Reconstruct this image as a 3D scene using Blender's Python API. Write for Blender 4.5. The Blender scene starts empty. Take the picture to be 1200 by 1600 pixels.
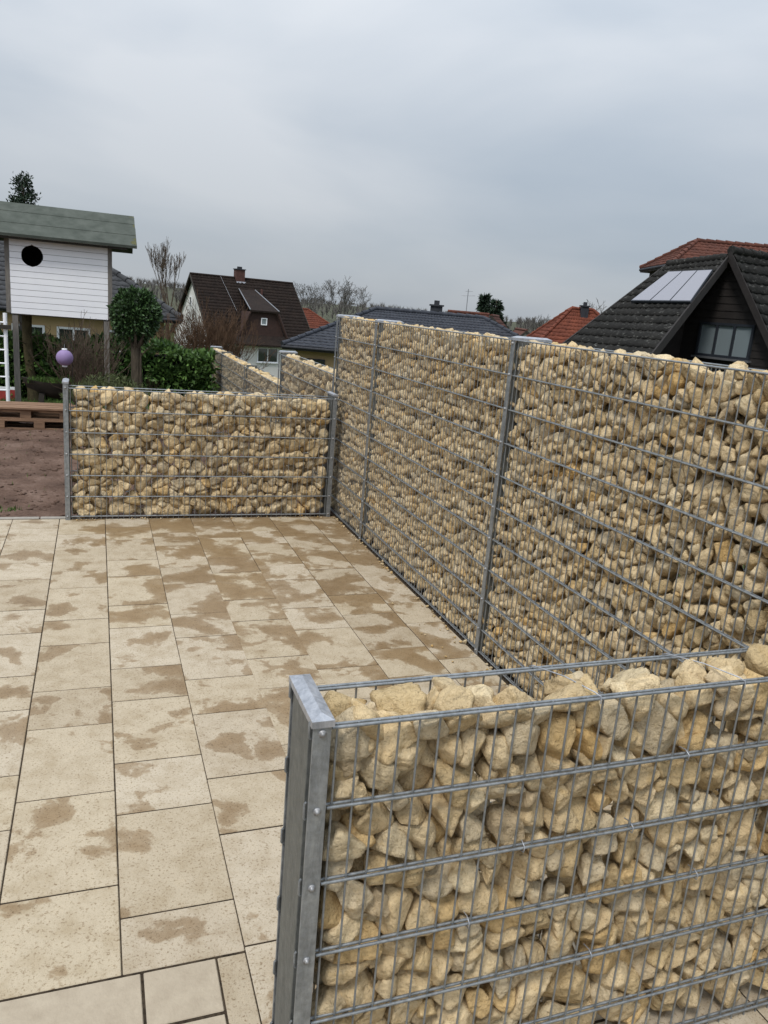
import bpy, bmesh, math, random
import numpy as np
from mathutils import Vector, Matrix

# ------------------------------------------------------------------ camera, sky, sun, exposure
sc = bpy.context.scene
col = sc.collection
PITCH, YAW, ROLL = math.radians(14.518), math.radians(20.789), math.radians(4.887)
FPX, CAM = 1218.7, np.array([0.0, 0.0, 2.079])
_f = np.array([math.sin(YAW)*math.cos(PITCH), math.cos(YAW)*math.cos(PITCH), -math.sin(PITCH)])
_r = np.array([math.cos(YAW), -math.sin(YAW), 0.0]); _u = np.cross(_r, _f)
RX = math.cos(ROLL)*_r + math.sin(ROLL)*_u
UX = -math.sin(ROLL)*_r + math.cos(ROLL)*_u
cam = bpy.data.cameras.new('camera'); cam_ob = bpy.data.objects.new('camera', cam); col.objects.link(cam_ob)
cam.sensor_fit = 'VERTICAL'; cam.sensor_height = 24.0; cam.lens = FPX/1600*24.0
cam.clip_start = 0.05; cam.clip_end = 8000
M4 = Matrix.Identity(4)
for i in range(3):
    M4[i][0], M4[i][1], M4[i][2], M4[i][3] = RX[i], UX[i], -_f[i], CAM[i]
cam_ob.matrix_world = M4
sc.camera = cam_ob
sc.render.resolution_x, sc.render.resolution_y = 768, 1024

SUN_EL, SUN_AZ = math.radians(57), math.radians(226)      # azimuth clockwise from +Y: behind the camera, to its left
world = bpy.data.worlds.new('World'); sc.world = world; world.use_nodes = True
nt = world.node_tree; nt.nodes.clear()
def N(t, **kw):
    n = nt.nodes.new(t)
    for k, v in kw.items(): setattr(n, k, v)
    return n
L_ = lambda a, b: nt.links.new(a, b)
def vm(op, a, b=None):
    n = N('ShaderNodeMath', operation=op)
    for i, v in enumerate((a, b)):
        if v is None: continue
        if isinstance(v, (int, float)): n.inputs[i].default_value = v
        else: L_(v, n.inputs[i])
    return n.outputs[0]
out = N('ShaderNodeOutputWorld')
tc = N('ShaderNodeTexCoord'); sep = N('ShaderNodeSeparateXYZ'); L_(tc.outputs['Generated'], sep.inputs[0])
el = vm('MAXIMUM', sep.outputs[2], 0.0)
n1 = N('ShaderNodeTexNoise'); n1.inputs['Scale'].default_value = 2.3; n1.inputs['Detail'].default_value = 6; n1.inputs['Roughness'].default_value = 0.45
n1.inputs['Distortion'].default_value = 0.3
mp = N('ShaderNodeMapping'); mp.inputs['Location'].default_value = (3.1, 7.4, 0.0); L_(tc.outputs['Generated'], mp.inputs[0]); mp.inputs['Scale'].default_value = (1.0, 1.0, 2.6); L_(mp.outputs[0], n1.inputs['Vector'])
cr = N('ShaderNodeValToRGB'); L_(n1.outputs['Fac'], cr.inputs[0])
cr.color_ramp.elements[0].position = 0.34; cr.color_ramp.elements[0].color = (0.71, 0.81, 0.93, 1)
cr.color_ramp.elements[1].position = 0.68; cr.color_ramp.elements[1].color = (1.03, 1.085, 1.155, 1)
# overcast deck: zenith about three times the horizon (CIE overcast sky)
g = vm('MULTIPLY', vm('ADD', vm('MULTIPLY', el, 2.0), 1.0), 1/3)
vmul = N('ShaderNodeVectorMath', operation='SCALE'); L_(cr.outputs[0], vmul.inputs[0]); L_(vm('MULTIPLY', g, 0.97), vmul.inputs['Scale'])
sky = N('ShaderNodeTexSky', sky_type='NISHITA'); sky.sun_disc = False
sky.sun_elevation = SUN_EL; sky.sun_rotation = SUN_AZ
bg1 = N('ShaderNodeBackground'); L_(sky.outputs[0], bg1.inputs[0]); bg1.inputs[1].default_value = 0.06
bg2 = N('ShaderNodeBackground'); L_(vmul.outputs[0], bg2.inputs[0]); bg2.inputs[1].default_value = 1.0
mixw = N('ShaderNodeMixShader'); mixw.inputs[0].default_value = 0.92
L_(bg1.outputs[0], mixw.inputs[1]); L_(bg2.outputs[0], mixw.inputs[2]); L_(mixw.outputs[0], out.inputs[0])

sun = bpy.data.lights.new('sun', 'SUN'); sun.energy = 1.5; sun.angle = math.radians(13); sun.color = (1.0, 0.96, 0.90)
sun_ob = bpy.data.objects.new('sun', sun); col.objects.link(sun_ob)
sd = Vector((math.sin(SUN_AZ)*math.cos(SUN_EL), math.cos(SUN_AZ)*math.cos(SUN_EL), math.sin(SUN_EL)))
sun_ob.rotation_euler = sd.to_track_quat('Z', 'Y').to_euler()
vs = sc.view_settings
vs.view_transform = 'Standard'; vs.look = 'None'; vs.exposure = 0.60; vs.gamma = 1.0; vs.use_curve_mapping = False

# ------------------------------------------------------------------ helpers
rng = np.random.default_rng(7); random.seed(7)
def ray(px, py): return (px-600)/FPX*RX - (py-800)/FPX*UX + _f
def at(px, py, d): return CAM + d*ray(px, py)                 # d = depth along the optical axis, chosen from real size / what it touches
def onz(px, py, z): d = ray(px, py); return CAM + d*(z-CAM[2])/d[2]
def ony(px, py, y): d = ray(px, py); return CAM + d*y/d[1]
def onplane(px, py, p, n): d = ray(px, py); return CAM + d*(np.dot(p-CAM, n)/np.dot(d, n))
def topx(P):
    d = np.asarray(P, float) - CAM; z = d@_f
    return 600+FPX*(d@RX)/z, 800-FPX*(d@UX)/z, z

def tag(o, label=None, cat=None, group=None, kind=None):
    if label: o['label'] = label
    if cat: o['category'] = cat
    if group: o['group'] = group
    if kind: o['kind'] = kind
    return o
def empty(name, loc=(0, 0, 0), rz=0.0):
    o = bpy.data.objects.new(name, None); o.location = loc; o.rotation_euler = (0, 0, rz); o.empty_display_size = .1
    col.objects.link(o); return o
def link(name, me, parent=None, loc=None, rot=None):
    o = bpy.data.objects.new(name, me); col.objects.link(o)
    if parent: o.parent = parent
    if loc is not None: o.location = loc
    if rot is not None: o.rotation_euler = rot
    return o
def np_mesh(name, V, F, mat, smooth=False, tint=None):
    V = np.asarray(V, np.float32); F = np.asarray(F, np.int32); k = F.shape[1]
    me = bpy.data.meshes.new(name)
    me.vertices.add(len(V)); me.vertices.foreach_set('co', V.ravel())
    me.loops.add(F.size); me.loops.foreach_set('vertex_index', F.ravel())
    me.polygons.add(len(F)); me.polygons.foreach_set('loop_start', np.arange(0, F.size, k, dtype=np.int32))
    if smooth: me.polygons.foreach_set('use_smooth', np.ones(len(F), bool))
    if tint is not None:
        a = me.attributes.new('tint', 'FLOAT_COLOR', 'POINT'); a.data.foreach_set('color', np.asarray(tint, np.float32).ravel())
    me.update(calc_edges=True); me.materials.append(mat); return me
class MB:
    def __init__(s): s.v = []; s.f = []; s.sm = []
    def poly(s, pts, faces, smooth=False):
        b = len(s.v); s.v += [tuple(map(float, p)) for p in pts]
        for f in faces: s.f.append(tuple(b+i for i in f)); s.sm.append(smooth)
    def box(s, x0, x1, y0, y1, z0, z1):
        P = [(x, y, z) for z in (z0, z1) for y in (y0, y1) for x in (x0, x1)]
        s.poly(P, [(0, 2, 3, 1), (4, 5, 7, 6), (0, 1, 5, 4), (2, 6, 7, 3), (0, 4, 6, 2), (1, 3, 7, 5)])
    def hexa(s, bot, top):          # two quads
        s.poly(list(bot)+list(top), [(3, 2, 1, 0), (4, 5, 6, 7), (0, 1, 5, 4), (1, 2, 6, 5), (2, 3, 7, 6), (3, 0, 4, 7)])
    def prism(s, pts, off):         # polygon extruded by a vector
        n = len(pts); off = np.asarray(off, float)
        P = [np.asarray(p, float) for p in pts]; s.poly(P+[p+off for p in P], [tuple(range(n))[::-1], tuple(range(n, 2*n))]+[(i, (i+1) % n, n+(i+1) % n, n+i) for i in range(n)])
    def tube(s, pts, rad, seg=6, smooth=True, cap=True):
        pts = [Vector(p) for p in pts]; n = len(pts)
        if isinstance(rad, (int, float)): rad = [rad]*n
        ref = None; P = []
        for i, p in enumerate(pts):
            t = (pts[min(i+1, n-1)]-pts[max(i-1, 0)]).normalized()
            if ref is None: ref = t.orthogonal().normalized()
            ref = (ref - t*ref.dot(t)); ref = ref.normalized() if ref.length > 1e-6 else t.orthogonal().normalized()
            w = t.cross(ref)
            P += [p+rad[i]*(math.cos(a)*ref+math.sin(a)*w) for a in (2*math.pi*k/seg for k in range(seg))]
        F = [(i*seg+k, i*seg+(k+1) % seg, (i+1)*seg+(k+1) % seg, (i+1)*seg+k) for i in range(n-1) for k in range(seg)]
        s.poly(P, F, smooth)
        if cap: s.poly(P[:seg], [tuple(range(seg))[::-1]]); s.poly(P[-seg:], [tuple(range(seg))])
    def lathe(s, prof, c=(0, 0, 0), seg=16, smooth=True):
        P = [(c[0]+r*math.cos(2*math.pi*k/seg), c[1]+r*math.sin(2*math.pi*k/seg), c[2]+z) for r, z in prof for k in range(seg)]
        s.poly(P, [(i*seg+k, i*seg+(k+1) % seg, (i+1)*seg+(k+1) % seg, (i+1)*seg+k) for i in range(len(prof)-1) for k in range(seg)], smooth)
    def mesh(s, name, mat, bevel=0):
        me = bpy.data.meshes.new(name); me.from_pydata(s.v, [], s.f)
        me.polygons.foreach_set('use_smooth', s.sm)
        if bevel:
            bm = bmesh.new(); bm.from_mesh(me); bmesh.ops.recalc_face_normals(bm, faces=bm.faces)
            bmesh.ops.bevel(bm, geom=list(bm.edges), offset=bevel, segments=1, profile=.5, affect='EDGES'); bm.to_mesh(me); bm.free()
        me.update(); me.materials.append(mat); return me
    def build(s, name, mat, parent=None, loc=None, rot=None, bevel=0):
        return link(name, s.mesh(name, mat, bevel), parent, loc, rot)

# ------------------------------------------------------------------ materials
def new_mat(name):
    m = bpy.data.materials.new(name); m.use_nodes = True
    t = m.node_tree; b = t.nodes['Principled BSDF']; return m, t, b
def nd(t, typ, **kw):
    n = t.nodes.new(typ)
    for k, v in kw.items():
        if k in n.inputs.keys(): n.inputs[k].default_value = v
        else: setattr(n, k, v)
    return n
def mix(t, blend, fac, a, b):
    n = t.nodes.new('ShaderNodeMix'); n.data_type = 'RGBA'; n.blend_type = blend
    for i, v in ((0, fac), (6, a), (7, b)):
        if isinstance(v, (int, float)): n.inputs[i].default_value = v
        elif isinstance(v, tuple): n.inputs[i].default_value = v if len(v) == 4 else v+(1,)
        else: t.links.new(v, n.inputs[i])
    return n.outputs[2]
def ramp(t, src, *els):
    n = t.nodes.new('ShaderNodeValToRGB'); t.links.new(src, n.inputs[0]); e = n.color_ramp.elements
    while len(e) < len(els): e.new(.5)
    for k, (p, c) in enumerate(els):
        e[k].position = p; e[k].color = (c, c, c, 1) if isinstance(c, (int, float)) else tuple(c)+(1,)
    return n.outputs[0]
def noise(t, vec, scale, detail=4, rough=.55, dist=0):
    n = nd(t, 'ShaderNodeTexNoise'); n.inputs['Scale'].default_value = scale; n.inputs['Detail'].default_value = detail
    n.inputs['Roughness'].default_value = rough; n.inputs['Distortion'].default_value = dist
    if vec is not None: t.links.new(vec, n.inputs['Vector'])
    return n.outputs['Fac']
def bump(t, b, src, dist, strength=1.0, prev=None):
    n = nd(t, 'ShaderNodeBump'); n.inputs['Distance'].default_value = dist; n.inputs['Strength'].default_value = strength
    t.links.new(src, n.inputs['Height'])
    if prev: t.links.new(prev, n.inputs['Normal'])
    t.links.new(n.outputs[0], b.inputs['Normal']); return n.outputs[0]
def simple(name, c1, c2=None, scale=6, rough=.7, metal=0, bumpd=0, bscale=None, spec=.4, detail=5, stretch=None):
    m, t, b = new_mat(name); geo = nd(t, 'ShaderNodeNewGeometry'); vec = geo.outputs['Position']
    if stretch:
        mpn = nd(t, 'ShaderNodeMapping'); mpn.inputs['Scale'].default_value = stretch; t.links.new(vec, mpn.inputs[0]); vec = mpn.outputs[0]
    c2 = c2 or tuple(x*.75 for x in c1)
    f = noise(t, vec, scale, detail, .6)
    t.links.new(ramp(t, f, (.3, c2), (.7, c1)), b.inputs['Base Color'])
    b.inputs['Roughness'].default_value = rough; b.inputs['Metallic'].default_value = metal; b.inputs['Specular IOR Level'].default_value = spec
    if bumpd: bump(t, b, noise(t, vec, bscale or scale*5, 5), bumpd)
    return m
def leafmat(name, c1, c2, rough=.5):
    m, t, b = new_mat(name); geo = nd(t, 'ShaderNodeNewGeometry')
    t.links.new(ramp(t, geo.outputs['Random Per Island'], (.0, c2), (.75, c1), (1, tuple(min(1, x*1.5) for x in c1))), b.inputs['Base Color'])
    b.inputs['Roughness'].default_value = rough; b.inputs['Specular IOR Level'].default_value = .35
    return m

def stone_material():
    m, t, b = new_mat('limestone'); geo = nd(t, 'ShaderNodeNewGeometry'); p = geo.outputs['Position']
    at_ = nd(t, 'ShaderNodeAttribute'); at_.attribute_name = 'tint'
    c = at_.outputs['Color']
    c = mix(t, 'MULTIPLY', 1.0, c, ramp(t, noise(t, p, 38, 5, .6), (.26, (.76, .73, .66)), (.5, 1.05), (.8, (1.18, 1.16, 1.1))))
    och = ramp(t, noise(t, p, 17, 4, .6, .4), (.58, 0.0), (.74, .55))
    c = mix(t, 'MIX', och, c, (.56, .38, .16))
    pits = ramp(t, noise(t, p, 160, 3, .6), (.30, (.6, .55, .48)), (.42, 1.0))
    c = mix(t, 'MULTIPLY', .75, c, pits)
    t.links.new(c, b.inputs['Base Color']); b.inputs['Roughness'].default_value = .92; b.inputs['Specular IOR Level'].default_value = .25
    n = bump(t, b, noise(t, p, 30, 2, .5), .03, .8); n = bump(t, b, noise(t, p, 70, 6, .7), .014, .9, n); bump(t, b, noise(t, p, 260, 3, .6), .002, .8, n)
    return m
def slab_material():
    m, t, b = new_mat('shell_limestone_slab'); geo = nd(t, 'ShaderNodeNewGeometry'); p = geo.outputs['Position']
    oi = nd(t, 'ShaderNodeObjectInfo')
    off = nd(t, 'ShaderNodeVectorMath'); off.operation = 'SCALE'; off.inputs[0].default_value = (3.0, 2.0, 1.0); t.links.new(oi.outputs['Random'], off.inputs['Scale'])
    ad = nd(t, 'ShaderNodeVectorMath'); ad.operation = 'ADD'; t.links.new(p, ad.inputs[0]); t.links.new(off.outputs[0], ad.inputs[1]); q = ad.outputs[0]
    base = ramp(t, oi.outputs['Random'], (0, (.40, .335, .245)), (.35, (.455, .385, .28)), (.7, (.43, .365, .275)), (1, (.48, .415, .32)))
    c = mix(t, 'MULTIPLY', 1.0, base, ramp(t, noise(t, q, 9, 6, .65), (.25, (.76, .71, .63)), (.55, 1.0), (.8, (1.08, 1.07, 1.05))))
    c = mix(t, 'MULTIPLY', .9, c, ramp(t, noise(t, q, 105, 4, .6), (.32, (.50, .43, .35)), (.45, 1.0)))
    c = mix(t, 'MULTIPLY', 1, c, ramp(t, noise(t, p, 260, 2, .5), (.25, (.62, .58, .5)), (.4, 1.0), (.7, (1.06, 1.05, 1.03))))
    # standing damp: larger where the paving drains to, in the corner by the two walls
    sp = nd(t, 'ShaderNodeSeparateXYZ'); t.links.new(p, sp.inputs[0])
    def mth(op, a, b2):
        n = nd(t, 'ShaderNodeMath'); n.operation = op
        for i, v in enumerate((a, b2)):
            if isinstance(v, (int, float)): n.inputs[i].default_value = v
            else: t.links.new(v, n.inputs[i])
        return n.outputs[0]
    ry = nd(t, 'ShaderNodeMapRange'); ry.inputs[1].default_value = 2.5; ry.inputs[2].default_value = 7.2; t.links.new(sp.outputs[1], ry.inputs[0])
    rx = nd(t, 'ShaderNodeMapRange'); rx.inputs[1].default_value = -.5; rx.inputs[2].default_value = .9; t.links.new(sp.outputs[0], rx.inputs[0])
    bias = mth('MULTIPLY', mth('MULTIPLY', ry.outputs[0], rx.outputs[0]), .15)
    nf = mth('ADD', mth('ADD', noise(t, q, 3.4, 6, .55, .25), mth('MULTIPLY', noise(t, q, 42, 3, .6), .05)), mth('SUBTRACT', bias, .025))
    wet = ramp(t, nf, (.567, 0.0), (.594, .75), (.66, 1.0))
    wm = mix(t, 'MIX', .55, (.64, .54, .42), (.55, .45, .33))
    c = mix(t, 'MULTIPLY', wet, c, wm)
    t.links.new(c, b.inputs['Base Color'])
    t.links.new(ramp(t, wet, (0, .85), (1, .42)), b.inputs['Roughness']); b.inputs['Specular IOR Level'].default_value = .35
    n = bump(t, b, noise(t, q, 75, 4, .6), .003, .7); bump(t, b, noise(t, p, 12, 4, .6), .004, .5, n)
    return m
def metal_material(name, c1, c2, rough=.42):
    m, t, b = new_mat(name); geo = nd(t, 'ShaderNodeNewGeometry'); p = geo.outputs['Position']
    cc = ramp(t, noise(t, p, 45, 5, .7), (.3, c2), (.7, c1))
    ms = nd(t, 'ShaderNodeMapping'); ms.inputs['Scale'].default_value = (1, 1, .18); t.links.new(p, ms.inputs[0])
    cc = mix(t, 'MULTIPLY', 1.0, cc, ramp(t, noise(t, ms.outputs[0], 40, 6, .7, .6), (.32, (.68, .69, .70)), (.55, 1.0), (.75, (1.15, 1.15, 1.13))))
    t.links.new(cc, b.inputs['Base Color'])
    b.inputs['Metallic'].default_value = .55
    t.links.new(ramp(t, noise(t, p, 90, 3, .6), (.3, rough-.08), (.7, rough+.16)), b.inputs['Roughness'])
    bump(t, b, noise(t, p, 240, 3), .0006)
    return m
def ground_material():
    m, t, b = new_mat('soil_and_grass'); geo = nd(t, 'ShaderNodeNewGeometry'); p = geo.outputs['Position']
    dirt = ramp(t, noise(t, p, 2.2, 8, .65), (.28, (.075, .046, .034)), (.52, (.16, .103, .078)), (.76, (.25, .175, .14)))
    dirt = mix(t, 'MULTIPLY', .8, dirt, ramp(t, noise(t, p, 30, 5, .7), (.3, (.55, .52, .5)), (.6, 1.0), (.8, (1.25, 1.22, 1.2))))
    gr = ramp(t, noise(t, p, .8, 6, .65), (.3, (.03, .05, .012)), (.7, (.07, .095, .03)))
    sp = nd(t, 'ShaderNodeSeparateXYZ'); t.links.new(p, sp.inputs[0])
    mr = nd(t, 'ShaderNodeMapRange'); mr.inputs[1].default_value = 13.2; mr.inputs[2].default_value = 14.4; t.links.new(sp.outputs[1], mr.inputs[0])
    mx = nd(t, 'ShaderNodeMapRange'); mx.inputs[1].default_value = 2.6; mx.inputs[2].default_value = 3.4; t.links.new(sp.outputs[0], mx.inputs[0])
    mm = nd(t, 'ShaderNodeMath'); mm.operation = 'MAXIMUM'; t.links.new(mr.outputs[0], mm.inputs[0]); t.links.new(mx.outputs[0], mm.inputs[1])
    t.links.new(mix(t, 'MIX', mm.outputs[0], dirt, gr), b.inputs['Base Color']); b.inputs['Roughness'].default_value = .95; b.inputs['Specular IOR Level'].default_value = .15
    n = bump(t, b, noise(t, p, 9, 7, .7), .05, .9); bump(t, b, noise(t, p, 60, 4, .6), .008, .8, n)
    return m
def roof_material(name, c1, c2, spots=None, rough=.8):
    m, t, b = new_mat(name); geo = nd(t, 'ShaderNodeNewGeometry'); p = geo.outputs['Position']
    c = ramp(t, noise(t, p, 1.6, 6, .7), (.3, c2), (.7, c1))
    c = mix(t, 'MULTIPLY', 1, c, ramp(t, noise(t, p, 7, 3, .6), (.3, (.7, .7, .7)), (.7, (1.2, 1.2, 1.2))))
    if spots: c = mix(t, 'MIX', ramp(t, noise(t, p, 9, 4, .7), (.58, 0.0), (.68, .8)), c, spots)
    t.links.new(c, b.inputs['Base Color']); b.inputs['Roughness'].default_value = rough; b.inputs['Specular IOR Level'].default_value = .15
    bump(t, b, noise(t, p, 20, 4), .01); return m

MAT = dict(
    stone=stone_material(), slab=slab_material(), ground=ground_material(),
    zinc=metal_material('galvanised_steel', (.34, .36, .375), (.20, .215, .225)),
    zinc_plate=metal_material('galvanised_sheet', (.20, .208, .20), (.125, .135, .132), .52),
    zinc_cap=metal_material('bright_zinc_cap', (.50, .515, .55), (.36, .38, .42), .38),
    screw=metal_material('dull_screw_steel', (.42, .42, .42), (.25, .25, .26), .45),
    bed=simple('joint_sand', (.075, .056, .038), (.018, .014, .010), 45, .95, bumpd=.004, bscale=200, spec=.1),
    kerb=simple('kerb_concrete', (.36, .33, .29), (.25, .23, .20), 12, .9, bumpd=.003, bscale=90),
    border=simple('border_slab', (.43, .365, .275), (.35, .29, .215), 14, .85, bumpd=.003, bscale=60),
    white=simple('white_paint', (.88, .89, .92), (.82, .83, .87), 3, .5, spec=.3),
    whitewall=simple('white_render', (.74, .73, .70), (.60, .59, .57), .6, .9, bumpd=.004, bscale=20),
    yellow=simple('ochre_render', (.52, .37, .20), (.44, .31, .17), .8, .9, bumpd=.004, bscale=20),
    felt=simple('roofing_felt', (.10, .112, .098), (.058, .068, .058), 5, .9, bumpd=.004, bscale=70, spec=.2),
    moss=simple('moss', (.13, .125, .06), (.08, .085, .05), 20, .95, spec=.1),
    greywood=simple('weathered_timber', (.20, .185, .165), (.12, .11, .10), 10, .85, bumpd=.003, stretch=(6, 6, .8)),
    pallet=simple('pallet_timber', (.30, .185, .115), (.16, .095, .06), 5, .85, bumpd=.003, stretch=(.8, 6, 6)),
    bark=simple('bark', (.115, .095, .07), (.05, .042, .032), 14, .95, bumpd=.01, stretch=(3, 3, .6), spec=.1),
    mossbark=simple('mossy_bark', (.11, .09, .05), (.04, .034, .02), 10, .95, bumpd=.012, spec=.1),
    twig=simple('bare_twigs', (.13, .10, .075), (.07, .052, .04), 3, .95, spec=.1),
    redtwig=simple('reddish_twigs', (.135, .082, .052), (.07, .044, .03), 3, .95, spec=.1),
    fartwig=simple('distant_bare_wood', (.155, .145, .135), (.095, .09, .085), .05, 1, spec=0),
    leaf=leafmat('laurel_leaf', (.10, .18, .045), (.025, .06, .014)),
    darkleaf=leafmat('dark_leaf', (.05, .10, .032), (.010, .022, .009)),
    conifer=leafmat('conifer_needles', (.022, .042, .022), (.007, .014, .008), .8),
    grass=leafmat('grass_blade', (.07, .13, .022), (.03, .06, .012), .7),
    heather=leafmat('low_evergreen', (.08, .10, .035), (.035, .045, .018), .7),
    lilac=simple('lilac_lantern', (.29, .215, .40), (.24, .17, .34), 8, .7),
    darkwood=simple('dark_wood', (.045, .038, .03), (.02, .017, .014), 8, .8, bumpd=.003),
    blackclad=simple('black_cladding', (.028, .023, .021), (.016, .0135, .013), 4, .75, bumpd=.004, bscale=30),
    brownclad=simple('brown_cladding', (.055, .028, .022), (.032, .017, .014), 6, .8),
    anth=simple('anthracite_frame', (.03, .036, .045), (.024, .028, .036), 5, .45),
    tile_dark=roof_material('mossy_dark_tiles', (.028, .027, .025), (.013, .013, .0125), (.13, .13, .12)),
    tile_grey=roof_material('grey_tiles', (.075, .077, .082), (.042, .044, .048)),
    tile_brown=roof_material('brown_tiles', (.030, .020, .016), (.014, .010, .009), (.040, .040, .030)),
    tile_slate=roof_material('slate_blue_tiles', (.050, .056, .070), (.036, .040, .052), rough=.5),
    tile_red=roof_material('red_tiles', (.20, .062, .036), (.11, .036, .024)),
    tile_redbrown=roof_material('redbrown_tiles', (.14, .055, .038), (.075, .034, .027)),
    brick=simple('chimney_brick', (.11, .05, .04), (.06, .03, .025), 6, .9),
    slatechim=simple('slate_chimney', (.035, .037, .045), (.02, .022, .028), 6, .7),
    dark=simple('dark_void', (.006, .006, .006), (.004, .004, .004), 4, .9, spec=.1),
    red=simple('red_plastic', (.40, .06, .05), (.30, .04, .035), 4, .5),
    solar=simple('collector_frame', (.30, .31, .33), (.25, .26, .28), 4, .4, metal=.6),
    hill=simple('hill_field', (.11, .115, .085), (.075, .08, .06), .01, 1, spec=0),
)
def glass_mat(name, c, rough):
    m, t, b = new_mat(name); b.inputs['Base Color'].default_value = c+(1,); b.inputs['Roughness'].default_value = rough
    b.inputs['Specular IOR Level'].default_value = 1.0; b.inputs['Coat Weight'].default_value = .6; b.inputs['Coat Roughness'].default_value = .05
    return m
MAT['glass'] = glass_mat('window_glass', (.03, .034, .038), .08)
MAT['paleglass'] = glass_mat('curtained_glass', (.22, .265, .285), .15)
MAT['collector'] = glass_mat('collector_glass', (.19, .19, .225), .35)

# ------------------------------------------------------------------ ground
def sstep(a, b, x): t = np.clip((x-a)/(b-a), 0, 1); return t*t*(3-2*t)
def gz(x, y):
    x = np.asarray(x, float); y = np.asarray(y, float)
    down_r = -2.4*sstep(2.9, 10, x)
    down_b = -1.25*sstep(17.5, 26, y) - 3.1*sstep(32, 60, y) - 1.2*sstep(70, 160, y)
    z = np.minimum(down_r, down_b) - .6*sstep(20, 60, np.abs(x))
    rough = .02*np.sin(x*1.7+4)*np.sin(y*2.1+1)+.014*np.sin(x*14+y*5)*np.sin(y*13-x*4)+.022*np.sin(x*3.1+y*1.3)*np.sin(y*2.7-x*.8)+.012*np.sin(x*9.1+1)*np.sin(y*8.3)
    return -.045 + z + rough*(1-sstep(2.4, 3, x))*sstep(7.5, 8.2, y)*.8
def ground():
    a = np.concatenate([-np.geomspace(3000, 14, 26), np.linspace(-13, -3, 12), np.linspace(-2.8, 3.4, 70), np.linspace(3.8, 24, 34), np.geomspace(27, 3000, 24)])
    b = np.concatenate([-np.geomspace(3000, 6, 18), np.linspace(-5, 7, 14), np.linspace(7.3, 18, 110), np.linspace(18.6, 64, 44), np.geomspace(68, 3000, 26)])
    X, Y = np.meshgrid(a, b); Z = gz(X, Y)
    inpat = (X > -3) & (X < 2.6) & (Y < 7.4) & (Y > -2.1)
    Z = np.where(inpat, -.09, Z)
    V = np.stack([X, Y, Z], -1).reshape(-1, 3); n, m_ = len(b), len(a)
    i, j = np.meshgrid(np.arange(n-1), np.arange(m_-1), indexing='ij'); k = (i*m_+j).ravel()
    F = np.stack([k, k+1, k+m_+1, k+m_], 1)
    tag(link('ground', np_mesh('ground', V, F, MAT['ground'], True)), kind='structure')
ground()

# ------------------------------------------------------------------ patio
GAP = .0058
def slab_mesh(w, l, h=.045, bev=.002, mat=None):
    b = MB(); b.box(-w/2+GAP*.4, w/2-GAP*.4, -l/2+GAP*.55, l/2-GAP*.55, -h, 0); return b.mesh('paving_slab', mat or MAT['slab'], bev)
def patio():
    b = MB(); b.box(-3.0, 2.5, -2.0, 7.43, -.08, -.0024)
    root = tag(b.build('patio', MAT['bed']), kind='structure')
    xs = [-3.0, -2.65, -2.265, -1.878, -1.49, -1.105, -.72, -.332, .056, .443, .824, 1.2, 1.585, 1.98, 2.262]
    odd = [2.10, 2.342, 2.915, 3.292, 3.87, 4.248, 4.822, 5.202, 5.785, 6.155, 6.702, 7.08, 7.375]
    even = [2.10, 2.51, 3.09, 3.66, 4.046, 4.618, 4.997, 5.575, 5.938, 6.508, 6.885, 7.375]
    even2 = [2.12, 2.70, 3.09, 3.66, 4.046, 4.618, 4.997, 5.575, 5.938, 6.508, 6.885, 7.375]
    cache = {}
    def put(x0, x1, y0, y1, mat='slab', bev=.0025):
        k = (round(x1-x0, 2), round(y1-y0, 2), mat)
        if k not in cache: cache[k] = slab_mesh(x1-x0, y1-y0, mat=MAT[mat], bev=bev)
        o = link('paving_slab', cache[k], root, ((x0+x1)/2, (y0+y1)/2, random.uniform(-.0004, .0004)))
        o.rotation_euler = (random.uniform(-.0005, .0005), random.uniform(-.0005, .0005), random.uniform(-.0015, .0015))
    for i in range(len(xs)-1):
        a, c = xs[i], xs[i+1]
        o = (odd if i % 2 == 0 else even)
        if abs(a-.443) < .01: o = even2
        o = list(o)
        if a > .44:                       # these columns run on towards the foreground wall
            lo = o[0] if abs(a-.443) < .01 else None
            o = [y for y in o if y > 2.3] if lo is None else o
            while o[0] > -1.4: o.insert(0, o[0]-(.575 if (len(o) % 2) else .38))
        for y0, y1 in zip(o, o[1:]): put(a, c, y0, y1)
    # border course in front
    for x0, x1, y0, y1 in [(-.49, .114, 1.685, 2.099), (-1.1, -.49, 1.685, 2.097), (-1.7, -1.1, 1.685, 2.097), (-2.3, -1.7, 1.685, 2.097), (-3, -2.3, 1.685, 2.097),
                           (.116, .3465, 1.889, 2.099), (.116, .3465, 1.62, 1.887)]: put(x0, x1, y0, y1, 'border', .004)
    for y0, y1 in [(1.72, 2.097), (1.14, 1.72), (.76, 1.14), (.2, .76), (-.4, .2), (-1.0, -.4)]: put(.347, .442, y0, y1)
    for k in range(4):
        for j in range(6): put(-3+.78*k, -3+.78*(k+1), 1.66-.6*(j+1), 1.66-.6*j, 'border', .004)
    kb = MB(); kb.box(-.245, .245, -.03, .03, -.2, 0); km = kb.mesh('kerb_stone', MAT['kerb'], .004)
    for k in range(6): link('kerb_stone', km, root, (-3+.25+.5*k, 7.42, .004))
patio()

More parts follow.
